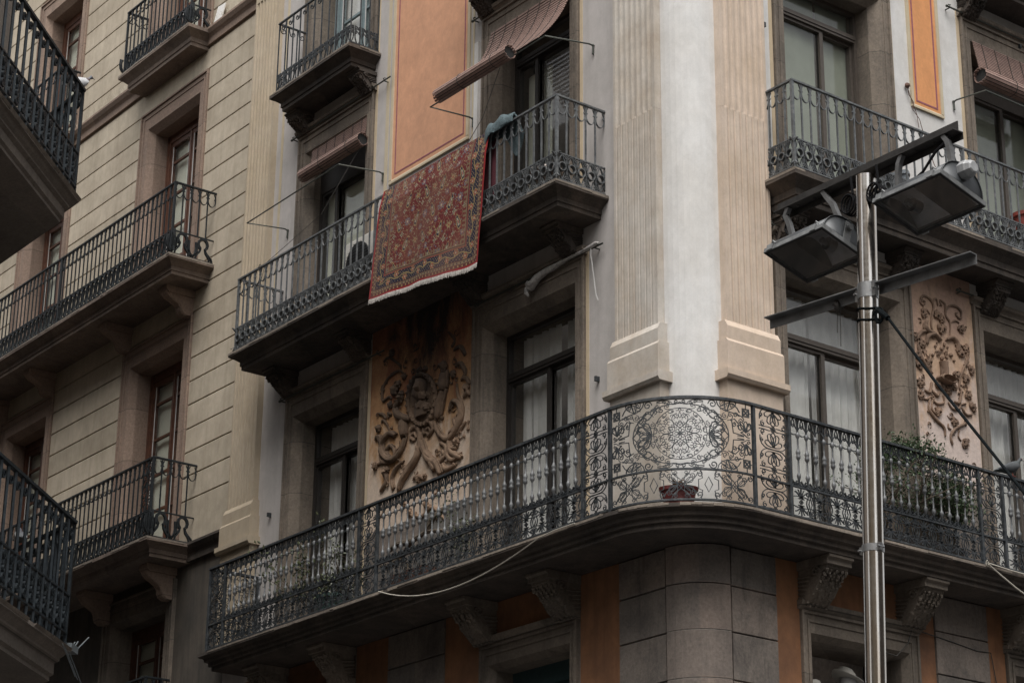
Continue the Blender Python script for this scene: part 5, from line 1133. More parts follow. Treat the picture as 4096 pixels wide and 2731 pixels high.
def sh2(t): return (.02+.52*t**1.5+.02*math.sin(t*PI),13.42-.88*t-.05*math.sin(t*PI)*1.0)
blind('long slat blind pulled out over its bracket above the blue grey blanket',FA,sh2,24,lambda t:-3.14+.05*t,lambda t:-1.72+.08*t,(.60,12.53),-3.30,-2.02,.078,(.06,.2,.34,.48,.62,.76,.9))
blind('purple slat blind half rolled up on the street side near the orange strip panel',FB,lambda t:(.03+.08*t,13.40-.42*t),18,lambda t:4.19,lambda t:5.6,(.13,12.93),4.16,5.62,.09,(.1,.25,.4,.55,.7,.85))
# ---- pull cords
mb=MB(); mb.tube([(-5.62,-.06,13.0),(-6.05,-.30,12.2),(-6.75,-.61,11.72),(-6.83,-.63,11.4),(-6.84,-.62,10.95)],.004,4); mb.tube([(-6.83+.03*math.cos(a),-.63,11.70+.035*math.sin(a)) for a in frange(0,6,10)],.005,4)
tag(mb.build('blind_cord',MT['cordm']),'thin cord tied to the railing at the pale pilaster end of the carpet balcony','cord')
mb=MB(); mb.tube([(-2.25,-.56,12.45),(-2.55,-.55,12.0),(-2.75,-.60,11.75)],.004,4)
tag(mb.build('blind_cord',MT['cordm']),'dark cord from the long pulled out blind down to the blanket','cord')
# ---- air conditioner behind the railing
mb=MB(); M=FA; mb.box(M,-5.42,-4.72,.05,.36,10.98,11.57); ac=mb.build('air_conditioner',simple('off white enamel',(.50,.48,.44),.5,var=.08)); md=ac.modifiers.new('b','BEVEL'); md.width=.012; md.segments=2
tag(ac,'off white air conditioner with round fan grille behind the carpet balcony railing','air conditioner')
g=MB(); c=(-5.13,11.28)
g.quadstrip([[M(c[0]+r*math.cos(t*PI/12),w,c[1]+r*math.sin(t*PI/12)) for t in range(24)] for r,w in ((.235,.362),(.235,.372),(.001,.372))]); gr=g.build('fan_recess',simple('black grille',(.02,.021,.023),.6),ac)
g=MB()
for k in range(13): 
    z=c[1]-.22+.44*k/12; h=math.sqrt(max(0,.235**2-(z-c[1])**2)); g.tube([M(c[0]-h,.380,z),M(c[0]+h,.380,z)],.004,4)
g.build('fan_grille',simple('grey wire',(.12,.12,.12),.5),ac)
f=MB(); [f.box(M,u,u+.05,.02,.40,10.77,10.975) for u in (-5.36,-4.84)]; f.build('foot',MT['rod'],ac)
# ---- chair ring, pots
mb=MB(); mb.tube([(-1.86+.20*math.cos(a),-.28+.17*math.sin(a),11.17) for a in frange(0,2*PI,24)],.022,7,cap=False)
for a in (.6,2.2,3.8,5.4): mb.tube([(-1.86+.17*math.cos(a),-.28+.14*math.sin(a),11.16),(-1.86+.20*math.cos(a),-.28+.17*math.sin(a),10.77)],.012,6)
mb.quadstrip([[(-1.86+r*math.cos(t*PI/10),-.28+.85*r*math.sin(t*PI/10),z) for t in range(20)] for r,z in ((.20,11.165),(.195,11.18),(.01,11.175))])
tag(mb.build('stool',simple('pale worn plastic',(.42,.36,.32),.5),None,smooth=True),'pale round stool standing behind the railing under the blue grey blanket','stool')
def pot(loc,r0,r1,h,mat,label,cat='flower pot',sq=1.0,ang=0,soil=True,name='flower_pot'):
    mb=MB(); pr=[(r0*.2,0),(r0,0),(r1*.96,h*.80),(r1*.96,h*.82),(r1*1.08,h*.83),(r1*1.1,h),(r1*.97,h),(r1*.93,h*.84),(.01,h*.82)]
    ca,sa=math.cos(ang),math.sin(ang)
    rg=[]
    for r,z in pr:
        rg.append([(loc[0]+r*(math.cos(t)*ca-sq*math.sin(t)*sa),loc[1]+r*(math.cos(t)*sa+sq*math.sin(t)*ca),loc[2]+z) for t in frange(0,2*PI,20)[:-1]])
    mb.quadstrip(rg); o=mb.build(name,mat,None,smooth=True,origin=loc); tag(o,label,cat); return o
red=simple('dark red plastic',(.12,.02,.018),.5,var=.2,freq=8); grey=simple('grey planter plastic',(.20,.22,.24),.5,var=.15)
pt=pot((.13,-.31,7.197),.125,.16,.185,red,'dark red flower pot standing behind the rosette ironwork at the corner',sq=.6,ang=R(50))
mb=MB(); rnd=random.Random(4)
for k in range(9):
    a=rnd.uniform(0,6.28); r=rnd.uniform(0,.06); x,y=.13+r*math.cos(a),-.31+r*math.sin(a)
    mb.tube([(x,y,7.34),(x+rnd.uniform(-.03,.03),y+rnd.uniform(-.03,.03),7.41),(x+rnd.uniform(-.05,.05),y+rnd.uniform(-.05,.05),7.46)],.005,4)
    mb.blob((x+rnd.uniform(-.03,.03),y,7.42),.016,seed=k,rough=.8)
mb.build('dry_stem',simple('dry rusty leaf',(.16,.08,.03),.9,var=.5),pt)
gp=pot((.22,2.72,11.02),.10,.15,.24,grey,'grey round planter behind the street side railing above the floodlight'); gp.rotation_euler=(R(16),R(-12),0)
pot((.2,2.74,10.745),.14,.15,.24,simple('faded red crate plastic',(.30,.05,.04),.6),'faded red pot under the grey planter',name='flower_pot')
pot((.25,4.60,11.10),.12,.155,.24,simple('brick red pot glaze',(.26,.05,.035),.5),'brick red flower pot low behind the railing at the purple blind window')
mb=MB(); mb.box(FB,4.35,4.85,.05,.36,10.745,11.09); tag(mb.build('plant_stand',MT['rod']),'dark plant stand that carries the brick red pot','plant stand')
# ---- foliage
def leaves(mb,pts,n,size,spread,rnd,ar=.5):
    for i in range(n):
        p=Vector(rnd.choice(pts)); p=p+Vector((rnd.gauss(0,spread[0]),rnd.gauss(0,spread[1]),rnd.gauss(0,spread[2])))
        d=Vector((rnd.gauss(0,1),rnd.gauss(0,1),rnd.gauss(.4,1))).normalized(); s=Vector((rnd.gauss(0,1),rnd.gauss(0,1),rnd.gauss(0,1))).cross(d).normalized(); L=size*rnd.uniform(.6,1.3)
        nn=d.cross(s)*L*.12
        mb.poly([tuple(p),tuple(p+d*L*.5+s*L*ar*.5+nn),tuple(p+d*L),tuple(p+d*L*.5-s*L*ar*.5+nn)])
def leafmat(name,c): 
    m,nt,b=node_mat(name,.5); g=noise_tex(nt,(1,1,1),30,3,.6); nt.links.new(ramp(nt,g,.35,.65,tuple(x*.55 for x in c)+(1,),tuple(x*1.5 for x in c)+(1,)),b.inputs['Base Color']); return m
lg=leafmat('boxwood leaf',(.035,.06,.022)); lo_=leafmat('olive leaf',(.06,.07,.03)); bark=simple('grey bark',(.12,.095,.07),.95,var=.4)
rnd=random.Random(11)
def branchy(mb,a,b,r,n,rnd,out,depth=0):
    a=Vector(a);b=Vector(b); mid=(a+b)/2+Vector((rnd.uniform(-.05,.05),rnd.uniform(-.04,.04),rnd.uniform(-.03,.03)))
    mb.tube([a,mid,b],r,5,taper=[1,.8,.55]); out.append(tuple(b)); out.append(tuple((mid+b)/2))
    if depth<2:
        for k in range(n):
            d=(b-a)*rnd.uniform(.45,.8); d=Vector((d.x+rnd.uniform(-.12,.12),d.y+rnd.uniform(-.12,.12),d.z*rnd.uniform(.3,1.0)+rnd.uniform(-.05,.1))); branchy(mb,b if k else mid,(b if k else mid)+d,r*.6,n,rnd,out,depth+1)
R1=root('boxwood_shrub',(.2,2.8,7.2),'dark green boxwood shrub bulging through the baluster railing on the street side','shrub')
st=MB(); tips=[]
for y in (2.25,2.65,3.0,3.2): 
    for k in range(3): branchy(st,(.15,y,7.4),(.15+rnd.uniform(0,.22),y+rnd.uniform(-.25,.1),7.4+rnd.uniform(.25,.42)),.016,3,rnd,tips)
st.build('stem',bark,R1)
lf=MB(); leaves(lf,tips,2600,.036,(.05,.06,.05),rnd); core=[(.25,2.15,8.14),(.25,2.35,8.24),(.25,2.5,8.30),(.25,2.65,8.33),(.27,2.8,8.28),(.3,2.95,8.12),(.25,2.3,8.15),(.25,2.6,8.2),(.33,3.0,7.95),(.38,3.05,7.8),(.38,3.12,7.7),(.35,3.1,8.0),(.3,2.9,7.9)]; leaves(lf,core,5200,.034,(.08,.12,.06),rnd)
lf.build('foliage',lg,R1,recalc=False)
tb=MB(); tb.box(FB,2.1,3.2,.02,.30,7.2,7.42); tb.build('planter_box',simple('dark trough',(.035,.03,.027),.8),R1)
R2=root('climbing_shrub',(-5.6,-.4,7.2),'sparse olive leaved shrub tangled in the balusters left of the relief','shrub')
st=MB(); tips=[]
for x in (-5.75,-5.45,-5.1):
    for k in range(3): branchy(st,(x,-.35,7.4),(x+rnd.uniform(-.2,.2),-.35+rnd.uniform(-.25,.1),7.4+rnd.uniform(.15,.3)),.012,2,rnd,tips)
st.build('stem',bark,R2); lf=MB(); leaves(lf,tips,700,.045,(.06,.05,.08),rnd); leaves(lf,[(-5.56,-.66,7.9),(-5.52,-.66,7.6),(-5.5,-.66,7.75),(-5.3,-.6,8.12)],260,.04,(.06,.03,.10),rnd); lf.build('foliage',lo_,R2,recalc=False)
pb=MB(); pb.lathe((-5.45,-.3,7.197),[(.02,0),(.15,0),(.19,.26),(.21,.27),(.21,.31),(.18,.31),(.02,.29)],14); pb.build('pot',simple('green glass pot',(.06,.11,.10),.4),R2)
R3=root('gnarled_branch_plant',(-3.75,-.35,7.2),'gnarled bare branches of an old potted plant behind the balusters under the relief','shrub')
st=MB()
for p in ([(-3.9,-.35,7.4),(-4.05,-.4,7.62),(-3.85,-.42,7.74),(-3.6,-.4,7.80),(-3.35,-.38,7.76),(-3.1,-.38,7.62)],[(-3.85,-.42,7.74),(-4.1,-.4,7.78),(-4.3,-.38,7.76)],[(-3.6,-.4,7.8),(-3.5,-.4,7.92),(-3.35,-.35,8.0)],[(-4.05,-.4,7.62),(-4.25,-.45,7.55),(-4.4,-.4,7.62)]): st.tube(p,.03,7,taper=[1.2-.14*i for i in range(len(p))])
tips=[(-3.1,-.38,7.62),(-3.35,-.35,8.0),(-2.95,-.4,7.7),(-3.0,-.4,7.55)]; st.build('branch',bark,R3); lf=MB(); leaves(lf,tips,420,.035,(.09,.05,.08),rnd); lf.build('foliage',lo_,R3,recalc=False)
pb=MB(); pb.box(FA,-4.1,-3.5,.15,.5,7.2,7.42); pb.build('trough',simple('dark clay trough',(.10,.05,.035),.8),R3)
# ---- rag on the rod, ribbon
rg=simple('dirty white rag',(.42,.40,.38),.98,var=.35,freq=30,bumps=.6)
mb=MB(); pts=[(-2.36,-.085,10.13),(-2.28,-.09,10.16),(-2.16,-.08,10.235),(-1.98,-.075,10.235),(-1.84,-.075,10.255),(-1.70,-.07,10.26),(-1.5,-.07,10.262),(-1.32,-.07,10.265),(-1.24,-.075,10.275)]
mb.tube(pts,.040,9,taper=[1.5,1.25,.9,.8,.6,.42,.5,.75,.4]); mb.tube([(-2.36,-.1,10.2),(-2.30,-.13,10.13),(-2.22,-.12,10.17),(-2.18,-.1,10.24)],.035,7,taper=[.9,1,.8,.4]); mb.tube([(-2.38,-.09,10.16),(-2.37,-.1,10.08),(-2.33,-.1,10.03)],.035,6,taper=[1,.7,.3])
o=mb.build('rag',rg,None,smooth=True); tx=D2.textures['fluff']; d=o.modifiers.new('s','SUBSURF'); d.levels=d.render_levels=1; d=o.modifiers.new('w','DISPLACE'); d.texture=tx; d.strength=.03
tag(o,'dirty white rag wound round the rod over the first floor window','rag')
mb=MB(); mb.ribbon(FA,[(-1.36,10.25),(-1.36,10.16),(-1.345,10.10),(-1.33,10.0),(-1.315,9.92),(-1.30,9.82),(-1.28,9.72),(-1.25,9.66)],.014,.002,w0=.08); tag(mb.build('ribbon',MT['white']),'narrow white ribbon dangling from the rag','ribbon')
# ---- wires
mb=MB(); wm=simple('pale weathered cable',(.36,.33,.28),.8,var=.1)
mb.tube([(-3.94,-.735,7.19)]+[(-3.94+2.6*t,-.735,7.19-.24*4*t*(1-t)*(1-.25*t)-.02*t) for t in frange(.08,1,14)]+[(-1.1,-.735,7.19),(-.80,-.735,7.19)],.007,5); tag(mb.build('slack_cable',wm),'slack pale cable looping below the edge of the long corner balcony','cable')
mb=MB(); mb.tube([(.59,3.2,7.20),(.61,3.33,7.12),(.66,3.5,7.0),(.72,3.75,6.86),(.8,4.2,6.7),(.9,5.2,6.5)],.008,5); mb.tube([(.58,3.2,7.215),(.6,3.5,7.19),(.58,3.9,7.19),(.56,4.6,7.19)],.007,5); mb.tube([(.58,3.2+.02*math.cos(a),7.21+.03*math.sin(a)) for a in frange(0,6.2,8)],.006,4)
tag(mb.build('slack_cable',wm),'pale cable tied to the slab at the far street side end','cable')
mb=MB(); mb.blob((.03,3.10,12.50),.03,2,.3); mb.tube([(.03+.0,3.12+.025*math.cos(a),12.50+.03*math.sin(a)) for a in frange(0,5,8)],.004,4)
mb.tube([(.03,3.10,12.49),(.025,3.12,12.40),(.03,3.18,12.33),(.025,3.17,12.24),(.03,3.26,12.15),(.03,3.29,12.05),(.04,3.42,11.7),(.10,3.6,11.2),(.2,3.7,10.8)],.005,4); mb.tube([(.03,3.10,12.48),(.02,3.16,12.36),(.03,3.22,12.2),(.03,3.24,12.05)],.004,4)
tag(mb.build('loose_wire',simple('rusty wire',(.10,.05,.035),.8)),'rusty loose wire hanging from a hook beside the orange strip panel','wire')
mb=MB(); mb.tube([(.04,2.7,6.62),(.05,2.62,6.45),(.05,2.45,6.30),(.05,2.1,6.32)],.006,4); mb.tube([(.03,2.75,6.60),(.035,3.2,6.56),(.035,3.6,6.52),(.035,3.8,6.53),(.035,3.86,6.2),(.035,3.95,5.6)],.006,4)
tag(mb.build('loose_wire',MT['cordm']),'dark wires draped over the orange and stone strips of the ground floor','wire')
# ---- pigeons
def pigeon(loc,yaw,cols,label,scale=1.0):
    rt=root('pigeon',loc,label,'pigeon','pigeons on the railings'); 
    def X(x,y,z):
        c,s=math.cos(yaw),math.sin(yaw); x*=scale;y*=scale;z*=scale; return (loc[0]+x*c-y*s,loc[1]+x*s+y*c,loc[2]+z)
    def ring(cx,cz,rx,rz,n=12): return [X(cx+rx*0,rx*math.cos(2*PI*k/n),cz+rz*math.sin(2*PI*k/n)) for k in range(n)]
    b=MB(); sec=[(-.19,.045,.012,.006),(-.13,.055,.03,.014),(-.09,.065,.042,.035),(-.04,.08,.055,.055),(.01,.095,.058,.062),(.05,.11,.052,.058),(.08,.135,.038,.042),(.095,.16,.027,.028),(.105,.18,.023,.025),(.118,.195,.022,.022),(.135,.193,.012,.012),(.142,.192,.003,.003)]
    b.quadstrip([ring(x,z,ry,rz) for x,z,ry,rz in sec]); m,nt,bs=node_mat('pigeon feathers',.8)
    g=nt.nodes.new('ShaderNodeTexCoord'); sx=nt.nodes.new('ShaderNodeSeparateXYZ'); nt.links.new(g.outputs['Object'],sx.inputs[0]); r=nt.nodes.new('ShaderNodeValToRGB'); mr=nt.nodes.new('ShaderNodeMapRange'); mr.inputs[1].default_value=.04; mr.inputs[2].default_value=.21*scale; nt.links.new(sx.outputs[2],mr.inputs[0]); nt.links.new(mr.outputs[0],r.inputs[0])
    e=r.color_ramp.elements; e[0].color=(*cols[0],1); e[0].position=.35; e[1].color=(*cols[2],1); e[1].position=.8; q=e.new(.58); q.color=(*cols[1],1); nt.links.new(r.outputs[0],bs.inputs['Base Color'])
    b.build('body',m,rt,smooth=True)
    w=MB()
    for s in (1,-1): w.quadstrip([[X(x,s*(.046+.012*math.cos(2*PI*k/8)*1),z+rz*math.sin(2*PI*k/8)) for k in range(8)] for x,z,rz in ((-.17,.05,.006),(-.11,.07,.026),(-.03,.09,.045),(.04,.105,.040),(.075,.11,.012))])
    w.build('wing',simple('wing feathers',cols[3],.8,var=.15,freq=40),rt,smooth=True)
    k=MB(); k.quadstrip([[X(.138,.006*math.cos(a),.190+.005*math.sin(a)) for a in frange(0,2*PI,6)[:-1]],[X(.165,.001*math.cos(a),.178+.001*math.sin(a)) for a in frange(0,2*PI,6)[:-1]]]); k.build('beak',simple('dark beak',(.03,.03,.03),.5),rt)
    e=MB(); [e.blob(X(.124,s*.019,.198),.004,n=5,m=4,rough=0) for s in (1,-1)]; e.build('eye',simple('orange eye',(.35,.08,.01),.3),rt)
    l=MB()
    for s in (1,-1):
        l.tube([X(.0,s*.02,.05),X(.005,s*.02,.004)],.005,5)
        for t in (-.5,0,.5): l.tube([X(.005,s*.02,.004),X(.03,s*.02+.014*t,.0)],.003,4)
    l.build('leg',simple('pink leg',(.35,.09,.07),.6),rt)
pigeon((-3.94,-4.445,11.612),R(88),[(.55,.55,.55),(.13,.085,.085),(.16,.17,.19),(.60,.60,.61)],'white winged pigeon with brown neck at the corner of the upper left dark railing',.95)
pigeon((-5.08,-4.12,7.305),R(160),[(.16,.17,.18),(.12,.12,.14),(.13,.13,.15),(.50,.50,.50)],'grey pigeon with a white wing half hidden behind the lower left balcony bars',1.0)
pigeon((.5,3.74,8.20),R(75),[(.05,.06,.06),(.04,.05,.05),(.05,.055,.06),(.06,.065,.07)],'dark pigeon hunched on the baluster railing at the right edge',1.0)
# ---- small stuff on the ledges
mb=MB(); mb.sheet(lambda a,c:(-9.35+.20*a,-.09+.05*c,16.25+.26*c-.02*a),3,3); o=mb.build('white_board',simple('white plastic sheet',(.62,.60,.57),.5,var=.05)); md=o.modifiers.new('t','SOLIDIFY'); md.thickness=.012
tag(o,'small white board leaning on the upper string course beside the little balcony','board')
rnd=random.Random(5)
mb=MB()
for x0,x1 in ((-13.5,-11.5),(-9.5,-8.4)):
    n=int((x1-x0)/.018)
    for k in range(n):
        x=x0+(x1-x0)*k/n; mb.tube([(x,-.06,16.24),(x+rnd.uniform(-.05,.05),-.06-rnd.uniform(-.03,.06),16.24+rnd.uniform(.08,.12))],.0016,3)
    mb.box(FA,x0,x1,.045,.075,16.24,16.246)
tag(mb.build('bird_spikes',simple('plastic spike',(.38,.34,.27),.5,bumps=0)),'rows of thin bird spikes on the upper string course of the beige house','bird spikes')
mb=MB(); X=FCx(PCl); mb.box(X,-.24,-.05,-.04,.05,6.10,6.165)
for a,b in (((-.24,.02,6.13),(-.50,.05,6.32)),((-.20,.0,6.12),(-.36,.0,6.25)),((-.24,-.03,6.13),(-.42,-.05,6.26))): mb.tube([X(*a),X(*b)],.006,5)
for u,w in ((-.1,.02),(.02,.05),(.15,.06),(.28,.08)): mb.tube([X(u,w,6.08),X(u-.26,w+.05,5.84)],.005,4)
tag(mb.build('bird_spikes',simple('dull zinc',(.16,.18,.19),.5,.3)),'zinc holder with long stray bird spikes at the lower left slab corner','bird spikes')
mb=MB(); mb.blob((-.52,-.62,7.22),.04,3,.5,(1.3,1,.6)); tag(mb.build('stone_chip',simple('pinkish plaster',(.50,.38,.31),.9),None,smooth=True),'pinkish chip of plaster lying on the slab at the foot of the bowed railing','stone')
# ---- mannequins wearing hats in the ground floor window
def hatman(x,y,z,label,s=1.0,tilt=-.28,brim=(.165,.135)):
    rt=root('mannequin',(x,y,z-.45),label,'mannequin')
    def X(a,b,c):   # b along +y (width), a towards the street
        yy=b*math.cos(tilt)-c*math.sin(tilt)*-1; zz=c*math.cos(tilt)+b*math.sin(tilt); return (x+a*s,y+yy*s,z+zz*s)
    h=MB(); n=20
    h.quadstrip([[X(r*.85*math.sin(t),r*math.cos(t),c) for t in frange(0,2*PI,n)[:-1]] for r,c in ((.095,.0),(.098,.03),(.094,.07),(.075,.10),(.04,.115),(.002,.118))])
    h.quadstrip([[X(r*q*math.sin(t),r*math.cos(t),c+.035*abs(math.cos(t))**3*(r-.09)/.08+e) for t in frange(0,2*PI,n)[:-1]] for r,q,c,e in ((.09,.9,0,0),(.13,.85,-.004,0),(.17,.8,.0,0),(.17,.8,.0,.006),(.13,.85,.002,.004),(.09,.9,.008,0))])
    hat=h.build('hat',simple('pale felt',(.40,.38,.34),.9,var=.15,freq=10),rt,smooth=True)
    b=MB(); b.quadstrip([[X(r*.85*math.sin(t),r*math.cos(t),c) for t in frange(0,2*PI,n)[:-1]] for r,c in ((.098,.006),(.101,.008),(.102,.032),(.097,.034))]); b.build('hat_band',simple('dark ribbon',(.07,.07,.075),.7),hat,smooth=True)
    f=MB(); f.quadstrip([[(x+r*1.05*math.sin(t)*s+dx,y+r*math.cos(t)*s,z+c*s) for t in frange(0,2*PI,16)[:-1]] for r,c,dx in ((.075,.02,0),(.082,-.03,0),(.078,-.09,.005),(.065,-.14,.01),(.045,-.175,.015),(.05,-.21,0),(.05,-.26,0),(.12,-.29,0),(.20,-.34,0),(.21,-.45,0))])
    f.blob((x+.085*s,y,z-.075*s),.016,1,0,(1,.7,1.6)); 
    for q in (1,-1): f.blob((x,y+q*.082*s,z-.07*s),.02,2,0,(.6,.4,1.3)); f.blob((x+.072*s,y+q*.03*s,z-.045*s),.012,1,0)
    f.blob((x+.072*s,y,z-.12*s),.016,1,0,(.5,1.3,.4)); f.build('body',simple('matt grey mannequin',(.30,.29,.28),.8,var=.1),rt,smooth=True)
hatman(-.22,2.07,6.06,'mannequin in a pale brimmed hat in the dark ground floor window')
hatman(-.22,1.60,5.90,'second hatted mannequin low at the corner of the ground floor window',s=.9,tilt=.1)
# ---- lamp post with two floodlights
def street_lamp():
    BX,BY=5.08,-3.37; TP=Vector((5.245,-3.222,7.70)); rt=root('street_lamp',(BX,BY,0),'polished steel lamp post carrying two black and grey floodlights','street lamp')
    at=lambda z: Vector((BX,BY,0)).lerp(TP,z/7.70)
    p=MB(); p.tube([at(0),at(2),at(4),at(5.2),at(7.66)],.063,28); p.build('pole',MT['steel'],rt,smooth=True)
    c=MB()
    for z,h,r in ((6.865,.10,.067),(5.205,.045,.068)):
        q=at(z); c.tube([at(z-h/2),at(z+h/2)],r,28); 
        for s in (1,-1): c.box(lambda u,w,zz:(q.x+u,q.y+w,zz),s*.066-.018,s*.066+.018,-.03,-.005,z-h/2,z+h/2); c.tube([(q.x+s*.078,q.y-.045,z),(q.x+s*.078,q.y+.01,z)],.008,6)
    c.build('collar',simple('dull galvanised steel',(.30,.30,.30),.4,.8,var=.2),rt,smooth=True)
    grey=simple('dark galvanised angle iron',(.17,.17,.17),.5,.5,var=.35,freq=12); dk=simple('grimy dark steel',(.045,.042,.04),.6,.4,var=.4,freq=14)
    t=MB(); f=lambda u,w,z:(u,-3.19-w,z)     # upper T bar, along x
    t.box(f,4.41,6.0,-.045,.045,7.70,7.708); t.box(f,4.41,6.0,-.004,.004,7.708,7.77); t.box(f,4.41,6.0,-.045,-.039,7.66,7.70); 
    for u in (4.6,4.75,4.9,5.5,5.65,5.8): t.blob(f(u,0,7.697),.012,n=6,m=4)
    t.build('upper_cross_arm',dk,rt)
    t=MB(); q=at(6.87); dx,dy=.99,.14
    g=lambda u,w,z:(q.x+dx*u+dy*w,q.y+dy*u-dx*w,z)
    for u0,u1 in ((-.80,-.068),(.066,.78)):
        t.box(g,u0,u1,.055,.061,6.83,6.90) if 0 else t.prism(g,[(-.035,6.905),(.035,6.905),(.035,6.898),(-.028,6.898),(-.028,6.84),(-.035,6.84)],u0,u1)
        t.tube([g(u0+.06,-.03,6.865),g(u0+.06,-.05,6.865)],.010,6); t.tube([g(u1-.06,-.03,6.865),g(u1-.06,-.05,6.865)],.010,6)
    t.build('lower_cross_arm',grey,rt)
    body=simple('grey floodlight enamel',(.05,.054,.058),.45,.2,var=.2,freq=9); rim=simple('scuffed pale rim',(.19,.195,.195),.5,.3,var=.35,freq=20); refl=simple('dusty reflector',(.30,.31,.33),.4,.5,var=.3,freq=7)
    for (cx,cy,cz,L,W,tl,sgn) in ((4.784,-3.244,7.27,.504,.374,R(16.1),-1),(5.726,-3.19,7.31,.533,.383,R(15.7),1)):
        n=Vector((0,math.cos(tl),-math.sin(tl))); up=Vector((0,math.sin(tl),math.cos(tl))); c0=Vector((cx,cy,cz))
        K=lambda u,w,z:tuple(c0+Vector((u,0,0))+n*w+up*z)
        b=MB(); pr=[(W/2*math.cos(a)*.97,.012+.165*math.sin(a)) for a in frange(0,PI,14)]
        pr2=[(w*.93,(z-.012)*.93+.012) for w,z in pr]
        b.quadstrip([[K(u,w,z) for w,z in pr] for u in (-L/2,L/2)],closed=False,cap=False)
        for s in (1,-1): b.poly([K(s*L/2,w,z) for w,z in pr])
        for u in (-L/2,L/2,):
            b.quadstrip([[K(u+d,w*k,(z-.012)*k+.012) for w,z in pr] for d,k in ((-.006,1.02),(.006,1.02))],closed=False,cap=False)
        fl=b.build('floodlight',body,rt,smooth=True,recalc=False); md=fl.modifiers.new('t','SOLIDIFY'); md.thickness=.004
        r=MB(); r2=MB(); e=.016
        for (a0,a1,w0,w1) in ((-L/2-e,L/2+e,-W/2-e,-W/2+.004),(-L/2-e,L/2+e,W/2-.004,W/2+e),(-L/2-e,-L/2+.004,-W/2+.004,W/2-.004),(L/2-.004,L/2+e,-W/2+.004,W/2-.004)): r.box(K,a0,a1,w0,w1,-.008,.022); r2.box(K,a0+.001,a1-.001,w0+.001,w1-.001,-.013,-.0085)
        r.build('glass_frame',rim,fl); r2.build('rubber_seal',simple('black rubber seal',(.008,.008,.009),.7,bumps=0),fl)
        gl=MB(); gl.box(K,-L/2,L/2,-W/2,W/2,-.004,.0); gl.build('glass',MT['lampglass'],fl)
        # inside: reflector half and black louvre half, lamp
        i=MB(); s=sgn
        i.sheet(lambda a,q:K((-s*L/2*.98)+(s*L*.52)*a,-W/2+W*q,.012+.12*math.sin(PI*q)*.9),4,10); i.build('reflector',refl,fl,recalc=False)
        i=MB()
        i.poly([K(s*.03*1,-W/2,.006),K(s*L/2*.99,-W/2,.006),K(s*L/2*.99,W/2,.006),K(s*.03,W/2,.006)])
        i.build('black_baffle',simple('soot black baffle',(.006,.006,.007),.9,bumps=0),fl,recalc=False)
        la=MB(); u=-s*L*.24; la.tube([K(u,-.02,.03),K(u,.04,.04)],.045,12); la.tube([K(u,-.07,.03),K(u,-.02,.03)],.02,8); la.build('lamp',simple('dark lamp bulb',(.03,.03,.032),.3),fl,smooth=True)
        h=MB()
        for a,w in ((-L/2+.05,-W/2-.018),(L/2-.06,-W/2-.018),(-L/2+.05,W/2+.018),(L/2-.05,W/2+.018)):
            h.box(K,a-.03,a+.02,w-.010,w+.012,-.012,.03); h.tube([K(a,w,.03),K(a+.02,w*1.04,.05),K(a+.04,w,.03)],.005,5)
        h.build('latch',rim,fl)
        st=MB(); d2=lambda x,y,z:(x,y,z)
        for s2 in (-1,1):   # yoke legs up to the cross arm
            a=Vector(K(s2*L*.42,0,.17)); e=Vector((cx+s2*(L*.42) + (-.09 if sgn<0 else .0),-3.19,7.70)); m=a.lerp(e,.55)+Vector((0,0,.0))
            st.ribbon(lambda u,w,z:(u,-3.21-w,z),[(a.x,a.z),(m.x-.01*s2,m.z),(e.x-.02*s2,e.z-.05),(e.x-.05*s2,e.z)],.030,.035)
        st.build('yoke',grey,fl)
        if sgn>0:
            bb=MB(); cB=K(L/2+.03,-.01,.13)
            bb.quadstrip([[tuple(Vector(cB)+Vector((dx2,0,0))+n*(.058*math.cos(a)*k)+up*(.055*math.sin(a)*k)) for a in frange(0,2*PI,8)[:-1]] for dx2,k in ((-.04,1.05),(.02,1.05),(.03,.95),(.055,.8),(.062,.6))]); bb.build('ballast_box',simple('pale grey ballast enamel',(.34,.345,.35),.45,.2,var=.25,freq=18),fl)
        else:
            bb=MB(); bb.tube([K(L/2+.005,.02,.12),K(L/2+.035,.02,.12)],.022,10); bb.box(K,L/2+.004,L/2+.012,-.01,.05,.02,.16); bb.build('tilt_knob',rim,fl)
    w=MB(); bl=[(5.95,-3.2,7.68),(5.85,-3.24,7.60),(5.75,-3.25,7.50),(5.62,-3.25,7.45),(5.5,-3.25,7.45),(5.4,-3.24,7.48),(5.32,-3.23,7.53)]
    w.tube(bl,.010,6); 
    for cx in (5.345,5.12):
        for k in range(3): w.tube([(cx+.012*k+.055*math.cos(a),-3.27+.01*k,7.50-.01*k+.065*math.sin(a)) for a in frange(0,2*PI,14)],.007,5)
        w.tube([(cx+.02,-3.25,7.69),(cx+.04,-3.26,7.56),(cx,-3.27,7.45)],.009,5)
    w.tube([(4.52,-3.2,7.68),(4.50,-3.22,7.55),(4.56,-3.23,7.46)],.008,5)
    w.build('wiring',simple('black rubber cable',(.008,.008,.009),.8,bumps=0,spec=.1),rt,smooth=True)
    k=MB()
    q0=at(6.87)
    a0=Vector(g(-.25,-.04,6.90)); k.tube([a0,a0+Vector((-.03,-.01,-.06)),a0+Vector((0,0,-.09))],.010,5); k.blob(tuple(a0+Vector((0,-.01,-.05))),.03,3,.9); k.tube([a0+Vector((0,0,-.08)),a0+Vector((.0,0,-.2)),a0+Vector((-.005,0,-.32))],.003,4); k.tube([a0+Vector((-.02,0,-.08)),a0+Vector((-.03,0,-.22))],.003,4)
    k.build('tied_cord',MT['cordm'],rt)
street_lamp()
mb=MB(); bl=simple('black overhead cable',(.006,.008,.009),.9,bumps=0,spec=.08)
